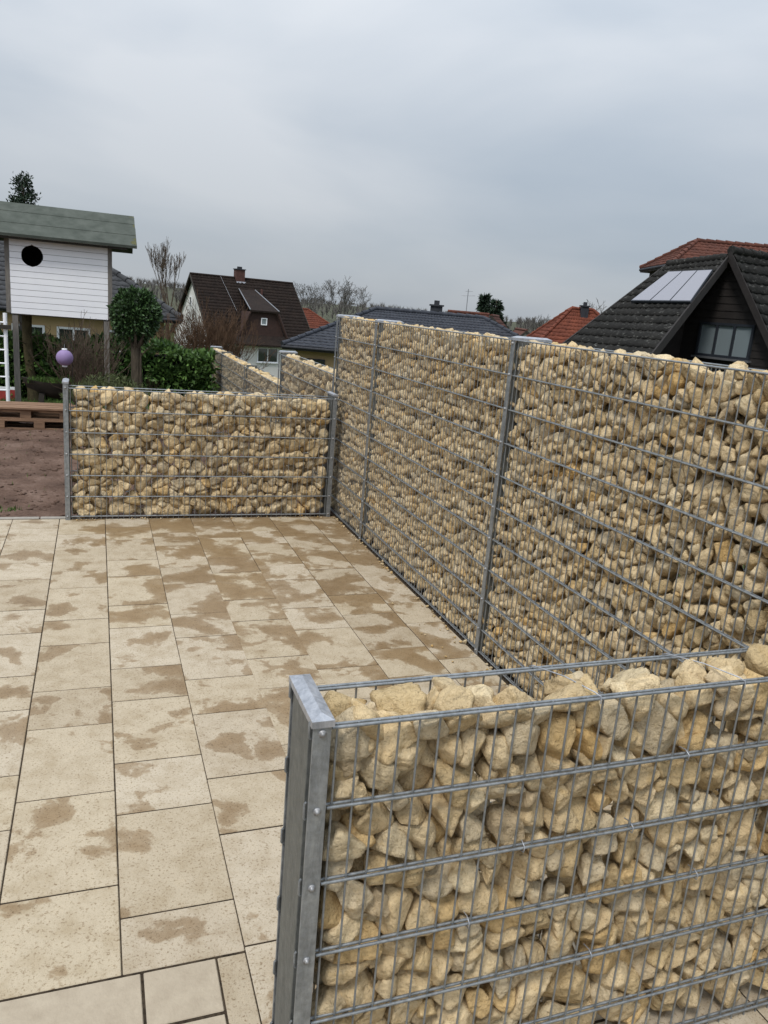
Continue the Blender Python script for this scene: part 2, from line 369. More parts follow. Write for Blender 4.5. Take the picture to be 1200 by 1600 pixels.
# ------------------------------------------------------------------ gabion walls
ICO = {}
for s_ in (2, 3, 4):
    bm = bmesh.new(); bmesh.ops.create_icosphere(bm, subdivisions=s_, radius=1)
    ICO[s_] = (np.array([v.co[:] for v in bm.verts]), np.array([[v.index for v in f.verts] for f in bm.faces])); bm.free()
TINTS = np.array([(.63, .50, .315), (.67, .545, .36), (.57, .445, .265), (.64, .47, .25), (.59, .50, .36), (.70, .59, .41), (.52, .42, .285), (.62, .43, .20)])
TINTS = TINTS*np.array([1.04, 1.01, .945]); TW = np.array([.26, .24, .12, .06, .16, .11, .04, .01])
def pack(Lw, T, H, s, seed):
    """irregular cells filling a slab Lw x T x H (u, v, w); the ghosts outside shape the outer faces"""
    g = np.random.default_rng(seed); r3 = lambda *a: g.uniform(-1, 1, a)
    nv = max(2, round(T/s)); sv = T/nv; sw = s*.95
    U = np.arange(-2, int(Lw/s)+3); Vv = np.arange(-2, nv+2); Ww = np.arange(-2, int(H/sw)+3)
    A = np.stack(np.meshgrid(U, Vv, Ww, indexing='ij'), -1).reshape(-1, 3).astype(float)
    A[:, 0] += .5*(A[:, 2] % 2)+.25*(A[:, 1] % 2)
    P = np.stack([A[:, 0]*s, (A[:, 1]+.5)*sv, (A[:, 2]+.5)*sw], 1)
    P += r3(len(P), 3)*np.array([.46*s, .30*sv, .44*s])
    keep = g.random(len(P)) > .05; P = P[keep]
    wgt = r3(len(P))*.30*s*s
    ins = (P[:, 0] > .1*s) & (P[:, 0] < Lw-.1*s) & (P[:, 1] > .1*sv) & (P[:, 1] < T-.1*sv) & (P[:, 2] > .25*s) & (P[:, 2] < H-.22*s+.2*s*g.random(len(P)))
    return P, wgt, np.where(ins)[0], sv
def stones_for(P, wgt, idx, level, seed, T, Lw, H, sharp=13):
    g = np.random.default_rng(seed)
    Dv, Fv = ICO[level]; K = 20; outV = []
    order = np.argsort(P[idx][:, 0]) if len(idx) else np.zeros(0, int); inv_o = np.argsort(order)
    for c0 in range(0, len(idx), 150):
        ii = idx[order[c0:c0+150]]; Q = P[ii]
        near = np.where((P[:, 0] > Q[:, 0].min()-.3) & (P[:, 0] < Q[:, 0].max()+.3))[0]
        d2 = ((Q[:, None, :]-P[near][None])**2).sum(-1)
        nb = near[np.argpartition(d2, K+1, axis=1)[:, :K+1]]
        e = P[nb]-Q[:, None, :]; d = np.linalg.norm(e, axis=-1)
        self_ = d < 1e-9; d = np.where(self_, 1e9, d); eh = e/d[..., None]
        o = np.clip((d*d+wgt[ii][:, None]-wgt[nb])/(2*d), .27*d, .73*d); o = np.where(self_, 1e9, o)
        rank = np.argsort(np.argsort(o, axis=1), axis=1); o = np.where((rank > 4) & (g.random(o.shape) < .42), o*1.6, o)
        # a few fracture planes of each stone's own
        m = len(ii); ex = g.normal(size=(m, 5, 3)); ex /= np.linalg.norm(ex, axis=-1, keepdims=True)
        mean_o = np.sort(o, axis=1)[:, :6].mean(1)
        oe = mean_o[:, None]*g.uniform(.60, 1.0, (m, 5))
        eh = np.concatenate([eh, ex], 1); o = np.concatenate([o, oe], 1)
        dot = np.einsum('mkx,nx->mnk', eh, Dv)
        inv = np.where(dot > .03, dot, 0)/o[:, None, :]
        im = inv.max(-1, keepdims=True); r = 1/(im[..., 0]*((inv/np.maximum(im, 1e-9))**sharp).sum(-1)**(1/sharp))
        fr = g.normal(size=(m, 4, 3))*np.array([2.2, 3.2, 5, 7.5])[None, :, None]; ph = g.uniform(0, 6.28, (m, 4))
        wob = (np.sin(np.einsum('mkx,nx->mnk', fr, Dv)+ph[:, None, :])*np.array([.03, .025, .02, .014])).sum(-1)
        r = np.minimum(r, 1.6*mean_o[:, None])*(1+wob*(1 if level == 4 else .5))*g.uniform(.93, 1.05, (m, 1))
        V = r[..., None]*Dv[None]
        ax = g.normal(size=(m, 3)); ax /= np.linalg.norm(ax, axis=1, keepdims=True); an = g.normal(size=m)*.20
        c_, s_ = np.cos(an)[:, None, None], np.sin(an)[:, None, None]
        V = V*c_+np.cross(ax[:, None, :], V)*s_+ax[:, None, :]*((V*ax[:, None, :]).sum(-1, keepdims=True))*(1-c_)
        sa = g.normal(size=(m, 3)); sa /= np.linalg.norm(sa, axis=1, keepdims=True); sk = g.uniform(.9, 1.3, m)
        V = V*(1.03-.12*(sk-1))[:, None, None]+sa[:, None, :]*((V*sa[:, None, :]).sum(-1, keepdims=True))*(sk-1)[:, None, None]
        V = V+Q[:, None, :]
        # rest against, not through, the wire mats and the end posts
        lo, hi = .005, T-.005
        mn, mx = V[:, :, 1].min(1), V[:, :, 1].max(1)
        k = np.minimum(1, (hi-lo)/(mx-mn)); cen = (mn+mx)/2
        V[:, :, 1] = (V[:, :, 1]-cen[:, None])*k[:, None]+cen[:, None]
        mn, mx = V[:, :, 1].min(1), V[:, :, 1].max(1)
        V[:, :, 1] += np.maximum(lo-mn, 0)[:, None]-np.maximum(mx-hi, 0)[:, None]
        mn, mx = V[:, :, 0].min(1), V[:, :, 0].max(1)
        V[:, :, 0] += np.maximum(.004-mn, 0)[:, None]-np.maximum(mx-(Lw-.004), 0)[:, None]
        mn = V[:, :, 2].min(1); V[:, :, 2] += np.maximum(.003-mn, 0)[:, None]
        mx = V[:, :, 2].max(1); V[:, :, 2] -= np.maximum(mx-(H+.008+.022*g.random(m)), 0)[:, None]
        outV.append(V)
    V = np.concatenate(outV)[inv_o] if outV else np.zeros((0, len(Dv), 3))
    t = TINTS[g.choice(len(TINTS), len(V), p=TW)]*g.uniform(.84, 1.1, (len(V), 1))
    return V, Fv, t
def tint4(t, n): return np.concatenate([np.repeat(t, n, 0), np.ones((len(t)*n, 1))], 1)

def to_world(V, org, ang):      # local u, v, w -> world
    c, s = math.cos(ang), math.sin(ang); W = np.empty_like(V)
    W[..., 0] = org[0]+c*V[..., 0]-s*V[..., 1]; W[..., 1] = org[1]+s*V[..., 0]+c*V[..., 1]; W[..., 2] = org[2]+V[..., 2]
    return W
def fill_wall(root, org, ang, Lw, T, H, s, seed, nsingle, lev_near, lev_mid, mid_px=26, sharp=13):
    P, wgt, idx, sv = pack(Lw, T, H, s, seed)
    C0 = to_world(P[idx], org, ang)
    x, y, z = np.array([topx(p) for p in C0]).T
    vis = (x > -30) & (x < 1230) & (y > -30) & (y < 1640) & (z > .1)
    front = P[idx][:, 1] < sv*1.02; top = P[idx][:, 2] > H-1.0*s
    score = np.where(vis & (front | top), s*FPX/np.maximum(z, .1), 0)*np.where(front, 1, .6)
    order = np.argsort(-score); big = order[:nsingle]; big = big[score[big] > 0]
    rest = np.setdiff1d(np.arange(len(idx)), big)
    V, F, t = stones_for(P, wgt, idx[big], lev_near, seed+1, T, Lw, H, sharp)
    nv = V.shape[1]
    for k in range(len(V)):
        c = V[k].mean(0); me = np_mesh('stone', V[k]-c, F, MAT['stone'], False, tint4(t[k:k+1], nv))
        link('stone', me, root, c)
    mid = rest[score[rest] > mid_px]; far = rest[score[rest] <= mid_px]
    VV, FF, TT = [], [], []; base = 0
    for sub, lev in ((mid, lev_mid), (far, 2)):
        if not len(sub): continue
        V, F, t = stones_for(P, wgt, idx[sub], lev, seed+2+lev, T, Lw, H, sharp); n = V.shape[1]
        VV.append(V.reshape(-1, 3)); TT.append(tint4(t, n))
        FF.append((F[None]+(np.arange(len(V))*n)[:, None, None]).reshape(-1, 3)+base); base += len(V)*n
    if VV:
        o = link('stone_fill', np_mesh('stone_fill', np.concatenate(VV), np.concatenate(FF), MAT['stone'], False, np.concatenate(TT)), root)
        tag(o, kind='stuff')
ROD = {}
def rod_mesh(length, r, seg, axis):
    k = (round(length, 3), r, seg, axis)
    if k not in ROD:
        b = MB(); e = (0, 0, length) if axis == 'z' else (length, 0, 0); b.tube([(0, 0, 0), e], r, seg); ROD[k] = b.mesh('rod', MAT['zinc'])
    return ROD[k]
def twin_mesh(length):
    k = ('twin', round(length, 3))
    if k not in ROD:
        b = MB()
        for dy in (-.0068, .0068): b.tube([(0, dy, 0), (length, dy, 0)], .004, 8)
        ROD[k] = b.mesh('twin_rod', MAT['zinc'])
    return ROD[k]
def wire_mats(root, spans, T, H, rails, z0=.0, rear=True, seg=6):
    for side, v in (('front', 0.0), ('rear', T)):
        if side == 'rear' and not rear: continue
        for (a, b) in spans:
            for z in rails: link('twin_rod', twin_mesh(b-a), root, (a, v, z))
            n = int(round((b-a-.01)/.05))
            for k in range(n+1):
                u = a+.012+(b-a-.024)*k/n
                link('vertical_rod', rod_mesh(H-z0+.004, .0028, seg, 'z'), root, (u+random.uniform(-.0012, .0012), v, z0), (random.uniform(-.0008, .0008), random.uniform(-.0015, .0015), 0))
screw_b = MB(); screw_b.lathe([(0.0001, -.009), (.0035, -.0088), (.0055, -.0055), (.006, -.003), (.009, -.0026), (.009, 0)], seg=12)
SCREW = screw_b.mesh('screw', MAT['screw'])
def wall_post(root, u, T, H, rails, w=.042, cap=True, front=True, rear=True):
    """box post between the mats with a screwed flat bar in front and behind"""
    b = MB(); b.box(u-w/2, u+w/2, .012, T-.012, -.02, H); p = b.build('post', MAT['zinc_plate'], root, bevel=.0015)
    for v0, v1, on, sgn in ((-.019, -.0125, front, 1), (T+.0125, T+.019, rear, -1)):
        if not on: continue
        c = MB(); c.box(u-w/2+.001, u+w/2-.001, v0, v1, -.015, H-.003); c.build('clamp_bar', MAT['zinc'], p, bevel=.001)
        for z in rails:
            zz = min(z+.004, H-.03)
            s_ = link('screw', SCREW, p, (u, v0 if sgn > 0 else v1, zz)); s_.rotation_euler = (-math.pi/2 if sgn > 0 else math.pi/2, 0, 0)
    if cap:
        c = MB(); x0, x1, y0, y1 = u-w/2-.004, u+w/2+.004, -.024, T+.024
        c.box(x0, x1, y0, y1, H-.014, H+.002); bt = [(x0, y0, H+.002), (x1, y0, H+.002), (x1, y1, H+.002), (x0, y1, H+.002)]
        xm = u; c.poly(bt+[(xm, y0+.022, H+.012), (xm, y1-.022, H+.012)], [(0, 1, 4), (1, 2, 5, 4), (2, 3, 5), (3, 0, 4, 5)])
        c.build('post_cap', MAT['zinc_cap'], p)
    return p
def rails_for(H, z0=.03): n = int(round((H-z0)/.2)); return [H-.2*k for k in range(n+1)]

# low wall in the foreground, running right from its end post
T1 = .172
w1 = tag(empty('gabion_wall', (.468, 1.449, 0)), 'low stone filled gabion wall in the foreground with capped steel end post', 'gabion wall')
r1 = [1.196-.2*k for k in range(6)]+[.03]
fill_wall(w1, (.468, 1.449, 0), 0, 1.76, T1, 1.200, .077, 11, 300, 4, 3, 34, 60)
wire_mats(w1, [(.003, 1.76)], T1, 1.196, r1, seg=8)
p = wall_post(w1, -.0225, T1, 1.222, r1, w=.043)
# clip lugs along the end post's edges
for v in (-.006, T1+.006):
    for z in r1[:6]:
        b = MB(); b.tube([(-.044, v, z-.022), (-.0478, v, z-.018), (-.0478, v, z+.018), (-.044, v, z+.022)], .0032, 6); b.build('clip_lug', MAT['zinc'], p)
# tie wires over the top and clips on the rails
for u0, u1 in ((.69, .60), (1.145, 1.03)):
    b = MB(); b.tube([(u0, -.012, 1.185), (u0, -.010, 1.203), (u0-.01, .004, 1.209), ((u0+u1)/2, T1*.5, 1.214), (u1, T1-.004, 1.209), (u1, T1+.012, 1.20), (u1, T1+.01, 1.186)], .0017, 6)
    b.build('tie_wire', MAT['zinc_cap'], w1)
for u, z in ((.40, .596), (.53, .796), (.86, .796), (.80, .396), (1.0, .996), (1.12, .596)):
    b = MB(); b.tube([(u, .008, z-.012), (u, -.013, z-.009), (u+.001, -.0145, z+.006), (u+.002, .004, z+.013), (u+.004, .03, z+.006)], .0016, 6); b.build('spacer_hook', MAT['zinc_cap'], w1)

# low wall across the far side of the patio
T2 = .19
w2 = tag(empty('gabion_wall', (-.24, 7.352, 0)), 'low gabion wall of pale stones across the far side of the paved patio', 'gabion wall')
r2 = [1.19-.195*k for k in range(6)]+[.03]
fill_wall(w2, (-.24, 7.352, 0), 0, 2.40, T2, 1.19, .087, 23, 300, 3, 3, 10, 60)
wire_mats(w2, [(.003, 2.40)], T2, 1.19, r2)
wall_post(w2, -.022, T2, 1.245, r2, w=.044); wall_post(w2, 2.422, T2, 1.235, r2, w=.044)

# tall wall on the right; local u runs towards the camera (world -Y), local v into the wall (world +X)
T3 = .20; Y3 = 7.735; A3 = -math.pi/2
def along(yfar, ynear, ztop, z0=0): return (2.28, yfar, z0), A3, yfar-ynear
w3 = tag(empty('gabion_wall', (2.28, Y3, 0), A3), 'tall gabion wall along the right side of the patio, the highest of the stone walls', 'gabion wall')
L3 = Y3-1.15; H3 = 1.968
def tall():
    # v must point to +X: mirror by using angle +90 deg with u to -Y  -> handled by rotating -90 deg (v -> +X)
    fill_wall(w3, (2.28, Y3, 0), A3, L3, T3, H3, .065, 37, 300, 3, 3, 17.5, 60)
    r3 = [H3-.2*k for k in range(10)]+[.02]
    posts = [.0, Y3-6.531, Y3-4.095, Y3-1.66]
    spans = [(.022, posts[1]-.022), (posts[1]+.022, posts[2]-.022), (posts[2]+.022, posts[3]-.022), (posts[3]+.022, L3)]
    wire_mats(w3, spans, T3, H3, r3)
    for u in posts: wall_post(w3, u, T3, H3+.014, r3, w=.044)
tall()
# stepped walls that continue the line behind
def step(yfar, ynear, H, seed, label, posts, nsingle):
    w = tag(empty('gabion_wall', (2.28, yfar, -.03), A3), label, 'gabion wall')
    Lw = yfar-ynear
    fill_wall(w, (2.28, yfar, -.03), A3, Lw, .20, H, .09, seed, nsingle, 2, 2, 26, 24)
    r = rails_for(H-.01); u = [yfar-y for y in posts]
    wire_mats(w, [(a+.022, b-.022) for a, b in zip(u, u[1:])], .20, H-.01, r, seg=4)
    for q in u[:-1]: wall_post(w, q, .20, H+.03, r, w=.044, cap=(q == 0))
step(10.35, 7.79, 1.43, 51, 'middle step of the stone walls, just behind the tall gabion wall', [10.35, 7.79], 200)
step(17.1, 10.42, 1.02, 61, 'lowest and farthest gabion wall, beside the laurel hedge', [17.1, 15.74, 12.92, 10.42], 200)

# stone crumbs and soil along the foot of the walls
def crumbs():
    g = np.random.default_rng(5); VV = []; FF = []; TT = []; Dv, F = ICO[2]; n = len(Dv)
    pts = [(g.uniform(2.215, 2.262), g.uniform(2.2, 7.3)) for _ in range(110)]+[(g.uniform(2.0, 2.2), g.uniform(2.5, 7.2)) for _ in range(30)]+[(g.uniform(-.2, 2.2), g.uniform(7.30, 7.34)) for _ in range(60)]+[(g.uniform(.5, 2.2), g.uniform(1.66, 1.9)) for _ in range(25)]
    for k, (x, y) in enumerate(pts):
        r = g.uniform(.003, .011)*(1 if x > 2.2 else .7); q = Dv*r*(1+.3*np.sin(Dv@g.normal(size=(3, 1))*3+g.uniform(0, 6)))*g.uniform(.6, 1.3, 3)
        q[:, 2] -= q[:, 2].min(); zz = -.0024 if x > 2.262 else .001
        VV.append(q+[x, y, zz]); FF.append(F+k*n); TT.append(np.repeat([[*(TINTS[k % 8]*.9), 1]], n, 0))
    tag(link('stone_crumbs', np_mesh('stone_crumbs', np.concatenate(VV), np.concatenate(FF), MAT['stone'], False, np.concatenate(TT))), 'small stone crumbs scattered along the foot of the walls', 'gravel', kind='stuff')
crumbs()

# ------------------------------------------------------------------ plants
def leaf_cloud(pts, nrm, size, g, droop=.3, aspect=.45, jitter=.8):
    """one folded leaf (two triangles + fold) per point"""
    n = len(pts); d = nrm+g.normal(size=(n, 3))*jitter; d[:, 2] -= droop; d /= np.linalg.norm(d, axis=1, keepdims=True)
    s = np.cross(d, g.normal(size=(n, 3))); s /= np.linalg.norm(s, axis=1, keepdims=True); u = np.cross(s, d)
    L = size*g.uniform(.6, 1.25, (n, 1)); w = L*aspect
    a = pts; b = pts+d*L*.5+s*w*.5+u*w*.15; c = pts+d*L; e = pts+d*L*.5-s*w*.5+u*w*.15
    V = np.stack([a, b, c, e], 1).reshape(-1, 3); k = np.arange(n)*4
    F = np.concatenate([np.stack([k, k+1, k+2], 1), np.stack([k, k+2, k+3], 1)])
    return V, F
def leaves(name, pts, nrm, size, mat, parent, g, **kw):
    V, F = leaf_cloud(pts, nrm, size, g, **kw); return link(name, np_mesh(name, V, F, mat), parent)
def grow(b, p, d, length, rad, depth, g, seg=4, spread=.5, up=.15, kids=(2, 3), shrink=.72, minr=.004, bend=.12):
    p = Vector(p); d = Vector(d).normalized(); pts = [p.copy()]; n = 3
    for i in range(n):
        d = (d+Vector(g.normal(size=3)*bend)+Vector((0, 0, up*.3))).normalized(); p = p+d*length/n; pts.append(p.copy())
    r2 = max(rad*.62, minr)
    b.tube(pts, [rad+(r2-rad)*i/n for i in range(n+1)], seg, cap=False)
    if depth == 0: return
    for k in range(int(g.integers(kids[0], kids[1]+1))):
        q = d+Vector(g.normal(size=3)*spread); q.z += up
        start = pts[-1] if k < 2 else pts[int(g.integers(1, n))]
        grow(b, start, q, length*shrink*g.uniform(.75, 1.15), r2*.85, depth-1, g, seg if depth > 2 else 3, spread, up, kids, shrink, minr, bend)
def bare_tree(name, label, base, h, rad, seed, mat='twig', depth=6, cat='tree', group=None, kids=(2, 3), spread=.42, up=.2, minr=.006, trunk=.28):
    g = np.random.default_rng(seed); root = empty(name, base)
    b = MB(); b.tube([(0, 0, -.3), (.02*h*.1, 0, h*trunk*.5), (.0, .03*h*.1, h*trunk)], [rad*1.25, rad, rad*.85], 7); b.build('trunk', MAT['bark'], root)
    c = MB(); nl = 4
    for k in range(nl):
        a = 2*math.pi*k/nl+g.uniform(-.4, .4); grow(c, (0, 0, h*trunk*g.uniform(.8, 1)), (math.cos(a)*spread*1.2, math.sin(a)*spread*1.2, 1), h*.25, rad*.62, depth-1, g, 4, spread, up, kids, .76, minr)
    c.build('crown', MAT[mat], root)
    return tag(root, label, cat, group)
def shrub(name, label, base, h, nst, seed, mat, lean=.35, depth=3, rad=.012, minr=.003, kids=(2, 3), spread=.35):
    g = np.random.default_rng(seed); root = empty(name, base); b = MB()
    for k in range(nst):
        a = g.uniform(0, 6.28); l = g.uniform(.1, 1)*lean
        grow(b, (.06*math.cos(a), .06*math.sin(a), 0), (math.cos(a)*l, math.sin(a)*l, 1), h*.42*g.uniform(.7, 1.1), rad, depth, g, 4, spread, .25, kids, .68, minr)
    b.build('stems', MAT[mat], root); return tag(root, label, 'shrub')

def topiary():
    g = np.random.default_rng(3); c = at(212, 494, 11.0); base = np.array([c[0]+.01, c[1]-.12, -.03])
    root = tag(empty('topiary_tree', base), 'round clipped evergreen tree with bare trunk behind the far low wall', 'tree')
    b = MB(); b.tube([(0, 0, 0), (.02, 0, .45), (-.01, .01, .9), (-.02, .02, 1.35)], [.085, .07, .066, .06], 9)
    for k in range(7):
        a = k*.9; b.tube([(-.02, .02, 1.25), (.1*math.cos(a), .1*math.sin(a), 1.42), (.16*math.cos(a), .16*math.sin(a), 1.56+.05*math.sin(k*3))], [.035, .02, .008], 5)
    for k in range(4): b.tube([(.09*math.cos(k*1.7), .09*math.sin(k*1.7), 0), (.08*math.cos(k*1.7+.3), .08*math.sin(k*1.7), .6), (.05*math.cos(k*2), .05*math.sin(k*2), 1.3)], [.016, .013, .01], 5)
    b.build('trunk', MAT['bark'], root)
    n = 12000; d = g.normal(size=(n, 3)); d /= np.linalg.norm(d, axis=1, keepdims=True)
    lump = 1+.11*np.sin(d[:, 0]*6+1)*np.sin(d[:, 1]*5+2)*np.sin(d[:, 2]*6)+.06*np.sin(d[:, 0]*13)*np.sin(d[:, 2]*11+1)
    r = np.cbrt(g.uniform(.35, 1, (n, 1)))*lump[:, None]
    P = d*r*np.array([.315, .315, .365])+(c-base); P[:, 2] += .0
    leaves('crown', P, d, .062, MAT['darkleaf'], root, g, droop=.05)
topiary()
def hedge():
    g = np.random.default_rng(4)
    root = tag(empty('hedge', (0, 15.9, -.05)), 'dense clipped laurel hedge with glossy green leaves behind the patio', 'hedge')
    n = 15000; x = g.uniform(-4.6, 2.15, n); h = 1.06+.05*np.sin(x*2.3)+.04*np.sin(x*5.1+1); h = np.where(x > .9, h-.05+.04*np.sin(x*7), h)
    face = g.random(n); y = np.where(face < .6, g.uniform(-.42, -.28, n), g.uniform(-.4, .4, n)); z = np.where(face < .6, g.uniform(.02, 1, n)*h, h*g.uniform(.88, 1.05, n))
    y = y+.06*np.sin(x*4+z*5)+.05*np.sin(x*9-z*7)
    nr = np.where((face < .6)[:, None], np.array([[0, -1, .25]]), np.array([[0, -.3, 1.]]))
    leaves('foliage', np.stack([x, y, z], 1), nr, .13, MAT['leaf'], root, g, droop=.1, aspect=.42)
    b = MB(); b.box(-4.6, 2.1, -.2, .38, 0, .9); b.build('shade_core', MAT['dark'], root)  # solid near-black box: painted shade for the hedge's inside, not branches
    for k in range(16):
        b = MB(); xx = -4.4+k*.42; b.tube([(xx, 0, -.1), (xx+.05, .05, .5), (xx-.03, 0, .95)], [.03, .025, .012], 5); b.build('stem', MAT['bark'], root)
hedge()
def conifer(name, label, base, h, r, seed, n=2600, size=.3, trunk=.12, blunt=.0, group=None):
    g = np.random.default_rng(seed); root = empty(name, base); tag(root, label, 'tree', group)
    b = MB(); b.tube([(0, 0, -.5), (0, 0, h*.5), (0, 0, h*.97)], [trunk*1.3, trunk*.8, trunk*.15], 7); P = []; D = []
    nw = int(h/.55)
    for k in range(nw):
        z = h*(.14+.84*k/nw); rr = r*((1-z/h)**.8*(1-blunt)+blunt*math.sin(math.pi*min(1, z/h+.12)))
        for j in range(6):
            a = g.uniform(0, 6.28); l = rr*g.uniform(.55, 1.1); tip = np.array([math.cos(a)*l, math.sin(a)*l, z+g.uniform(-.12, .15)*l])
            b.tube([(0, 0, z), tuple(tip*[.5, .5, 1]+[0, 0, .03]), tuple(tip)], [trunk*.22, trunk*.13, .006], 4, cap=False)
            m = max(4, int(n/nw/6)); tt = g.uniform(.2, 1, (m, 1)); q = np.array([0, 0, z])*(1-tt)+tip*tt+g.normal(size=(m, 3))*.10*l*np.array([1, 1, .6]); P.append(q); D.append(np.repeat([tip-[0, 0, z]], m, 0)/max(l, .01))
    b.build('trunk', MAT['bark'], root)
    leaves('crown', np.concatenate(P), np.concatenate(D), size, MAT['conifer'], root, g, droop=.15, aspect=.3, jitter=.6)
    return root
def grass():
    g = np.random.default_rng(9); n = 9000
    x = np.concatenate([g.uniform(-4.5, 1.6, n), g.normal(-1.75, .22, 260), g.normal(-1.62, .12, 120), g.normal(-.95, .05, 60), g.normal(-.78, .05, 40), g.uniform(-2.8, 2.1, 250)])
    y = np.concatenate([14.2+2.2*g.random(n)**.9+.25*np.sin(x[:n]*3), g.normal(11.0, .12, 260), g.normal(9.6, .1, 120), g.normal(7.95, .04, 60), g.normal(7.85, .03, 40), g.uniform(7.6, 14, 250)])
    N_ = len(x); h = g.uniform(.03, .085, N_); h[n:] *= .7; a = g.uniform(0, 6.28, N_); w = .006
    base = np.stack([x, y, gz(x, y)-.004], 1); side = np.stack([np.cos(a)*w, np.sin(a)*w, 0*a], 1)
    tip = base+np.stack([g.normal(size=N_)*h*.45, g.normal(size=N_)*h*.45, h], 1)
    V = np.stack([base-side, base+side, tip], 1).reshape(-1, 3); F = np.arange(N_*3).reshape(-1, 3)
    tag(link('grass', np_mesh('grass', V, F, MAT['grass'])), 'short green grass by the playhouse and in tufts on the soil', 'grass', kind='stuff')
grass()
def clods():
    g = np.random.default_rng(15); VV = []; FF = []; Dv, F = ICO[2]; n = len(Dv)
    for k in range(2200):
        x, y = g.uniform(-2.6, 2.1), 7.5+6.6*g.random()**1.2
        r = g.uniform(.006, .03)*g.uniform(.4, 1); q = Dv*r*(1+.35*np.sin(Dv@g.normal(size=(3, 1))*3+g.uniform(0, 6)))*np.array([1.2, 1.2, .6])
        VV.append(q+[x, y, float(gz(x, y))+r*.1]); FF.append(F+k*n)
    tag(link('soil_clods', np_mesh('soil_clods', np.concatenate(VV), np.concatenate(FF), MAT['ground'], True)), 'small clods of reddish brown soil left of the far low wall', 'soil', kind='stuff')
clods()

# shrubs by the playhouse
shrub('bare_shrub', 'bare brown twiggy shrub behind the lilac lantern', (-.13, 13.2, -.03), 1.55, 46, 21, 'twig', .42, 3)
shrub('bare_shrub', 'thin bare stems growing beside the round clipped tree trunk', (.72, 12.3, -.03), 1.1, 8, 22, 'mossbark', .3, 2, .012)
shrub('red_twigged_shrub', 'large reddish brown bare bush in front of the white gabled house', tuple(at(318, 575, 24))[:2]+(-1.35,), 2.8, 90, 23, 'redtwig', .85, 4, .020, .006)
shrub('bare_shrub', 'thin leafless bush behind the hedge beside the bungalow corner', tuple(at(262, 560, 19))[:2]+(-.4,), 1.15, 16, 24, 'mossbark', .45, 3, .014, .006)
def low_evergreen():
    g = np.random.default_rng(12); n = 2600; a = g.uniform(0, 6.28, n); r = np.sqrt(g.random(n)); c = ony(172, 592, 11.4)
    P = np.stack([np.cos(a)*r*.62, np.sin(a)*r*.35, .28*(1-r**2)*g.uniform(.5, 1.25, n)], 1)+[0, 0, c[2]-.28]
    root = tag(empty('low_evergreen_shrub', (c[0], c[1], 0)), 'low spreading yellowish green shrub just behind the far low wall', 'shrub')
    leaves('foliage', P, np.repeat([[0, 0, 1.]], n, 0)+g.normal(size=(n, 3))*.5, .07, MAT['heather'], root, g, droop=-.3, aspect=.16)
    b = MB()
    for k in range(12): b.tube([(.0, 0, -.03), (.25*math.cos(k*.52), .2*math.sin(k*.52), .5), (.5*math.cos(k*.52), .3*math.sin(k*.52), float(c[2])-.22)], [.02, .014, .006], 5)
    b.build('stems', MAT['bark'], root)
low_evergreen()
# mossy tree under the playhouse
def mossy_trunk():
    p = onz(50, 610, -.03); q = np.array([p[0]*.93, 15.4, -.03])
    root = tag(empty('garden_tree', q), 'mossy brown tree trunk standing under the white playhouse', 'tree')
    b = MB(); b.tube([(.05, 0, -.1), (.03, 0, .12), (0, 0, .5), (-.04, .02, 1.1), (-.03, 0, 1.7)], [.13, .095, .08, .082, .085], 9); b.build('trunk', MAT['mossbark'], root)
    c = MB(); g = np.random.default_rng(2)
    for k in range(5): grow(c, (-.02, 0, .75+.12*k), (math.cos(k*2.1), -.2+.6*math.sin(k*2.1), .35), .30, .013, 2, g, 4, .5, .1, (2, 2), .7, .003)
    c.build('branches', MAT['twig'], root)
mossy_trunk()

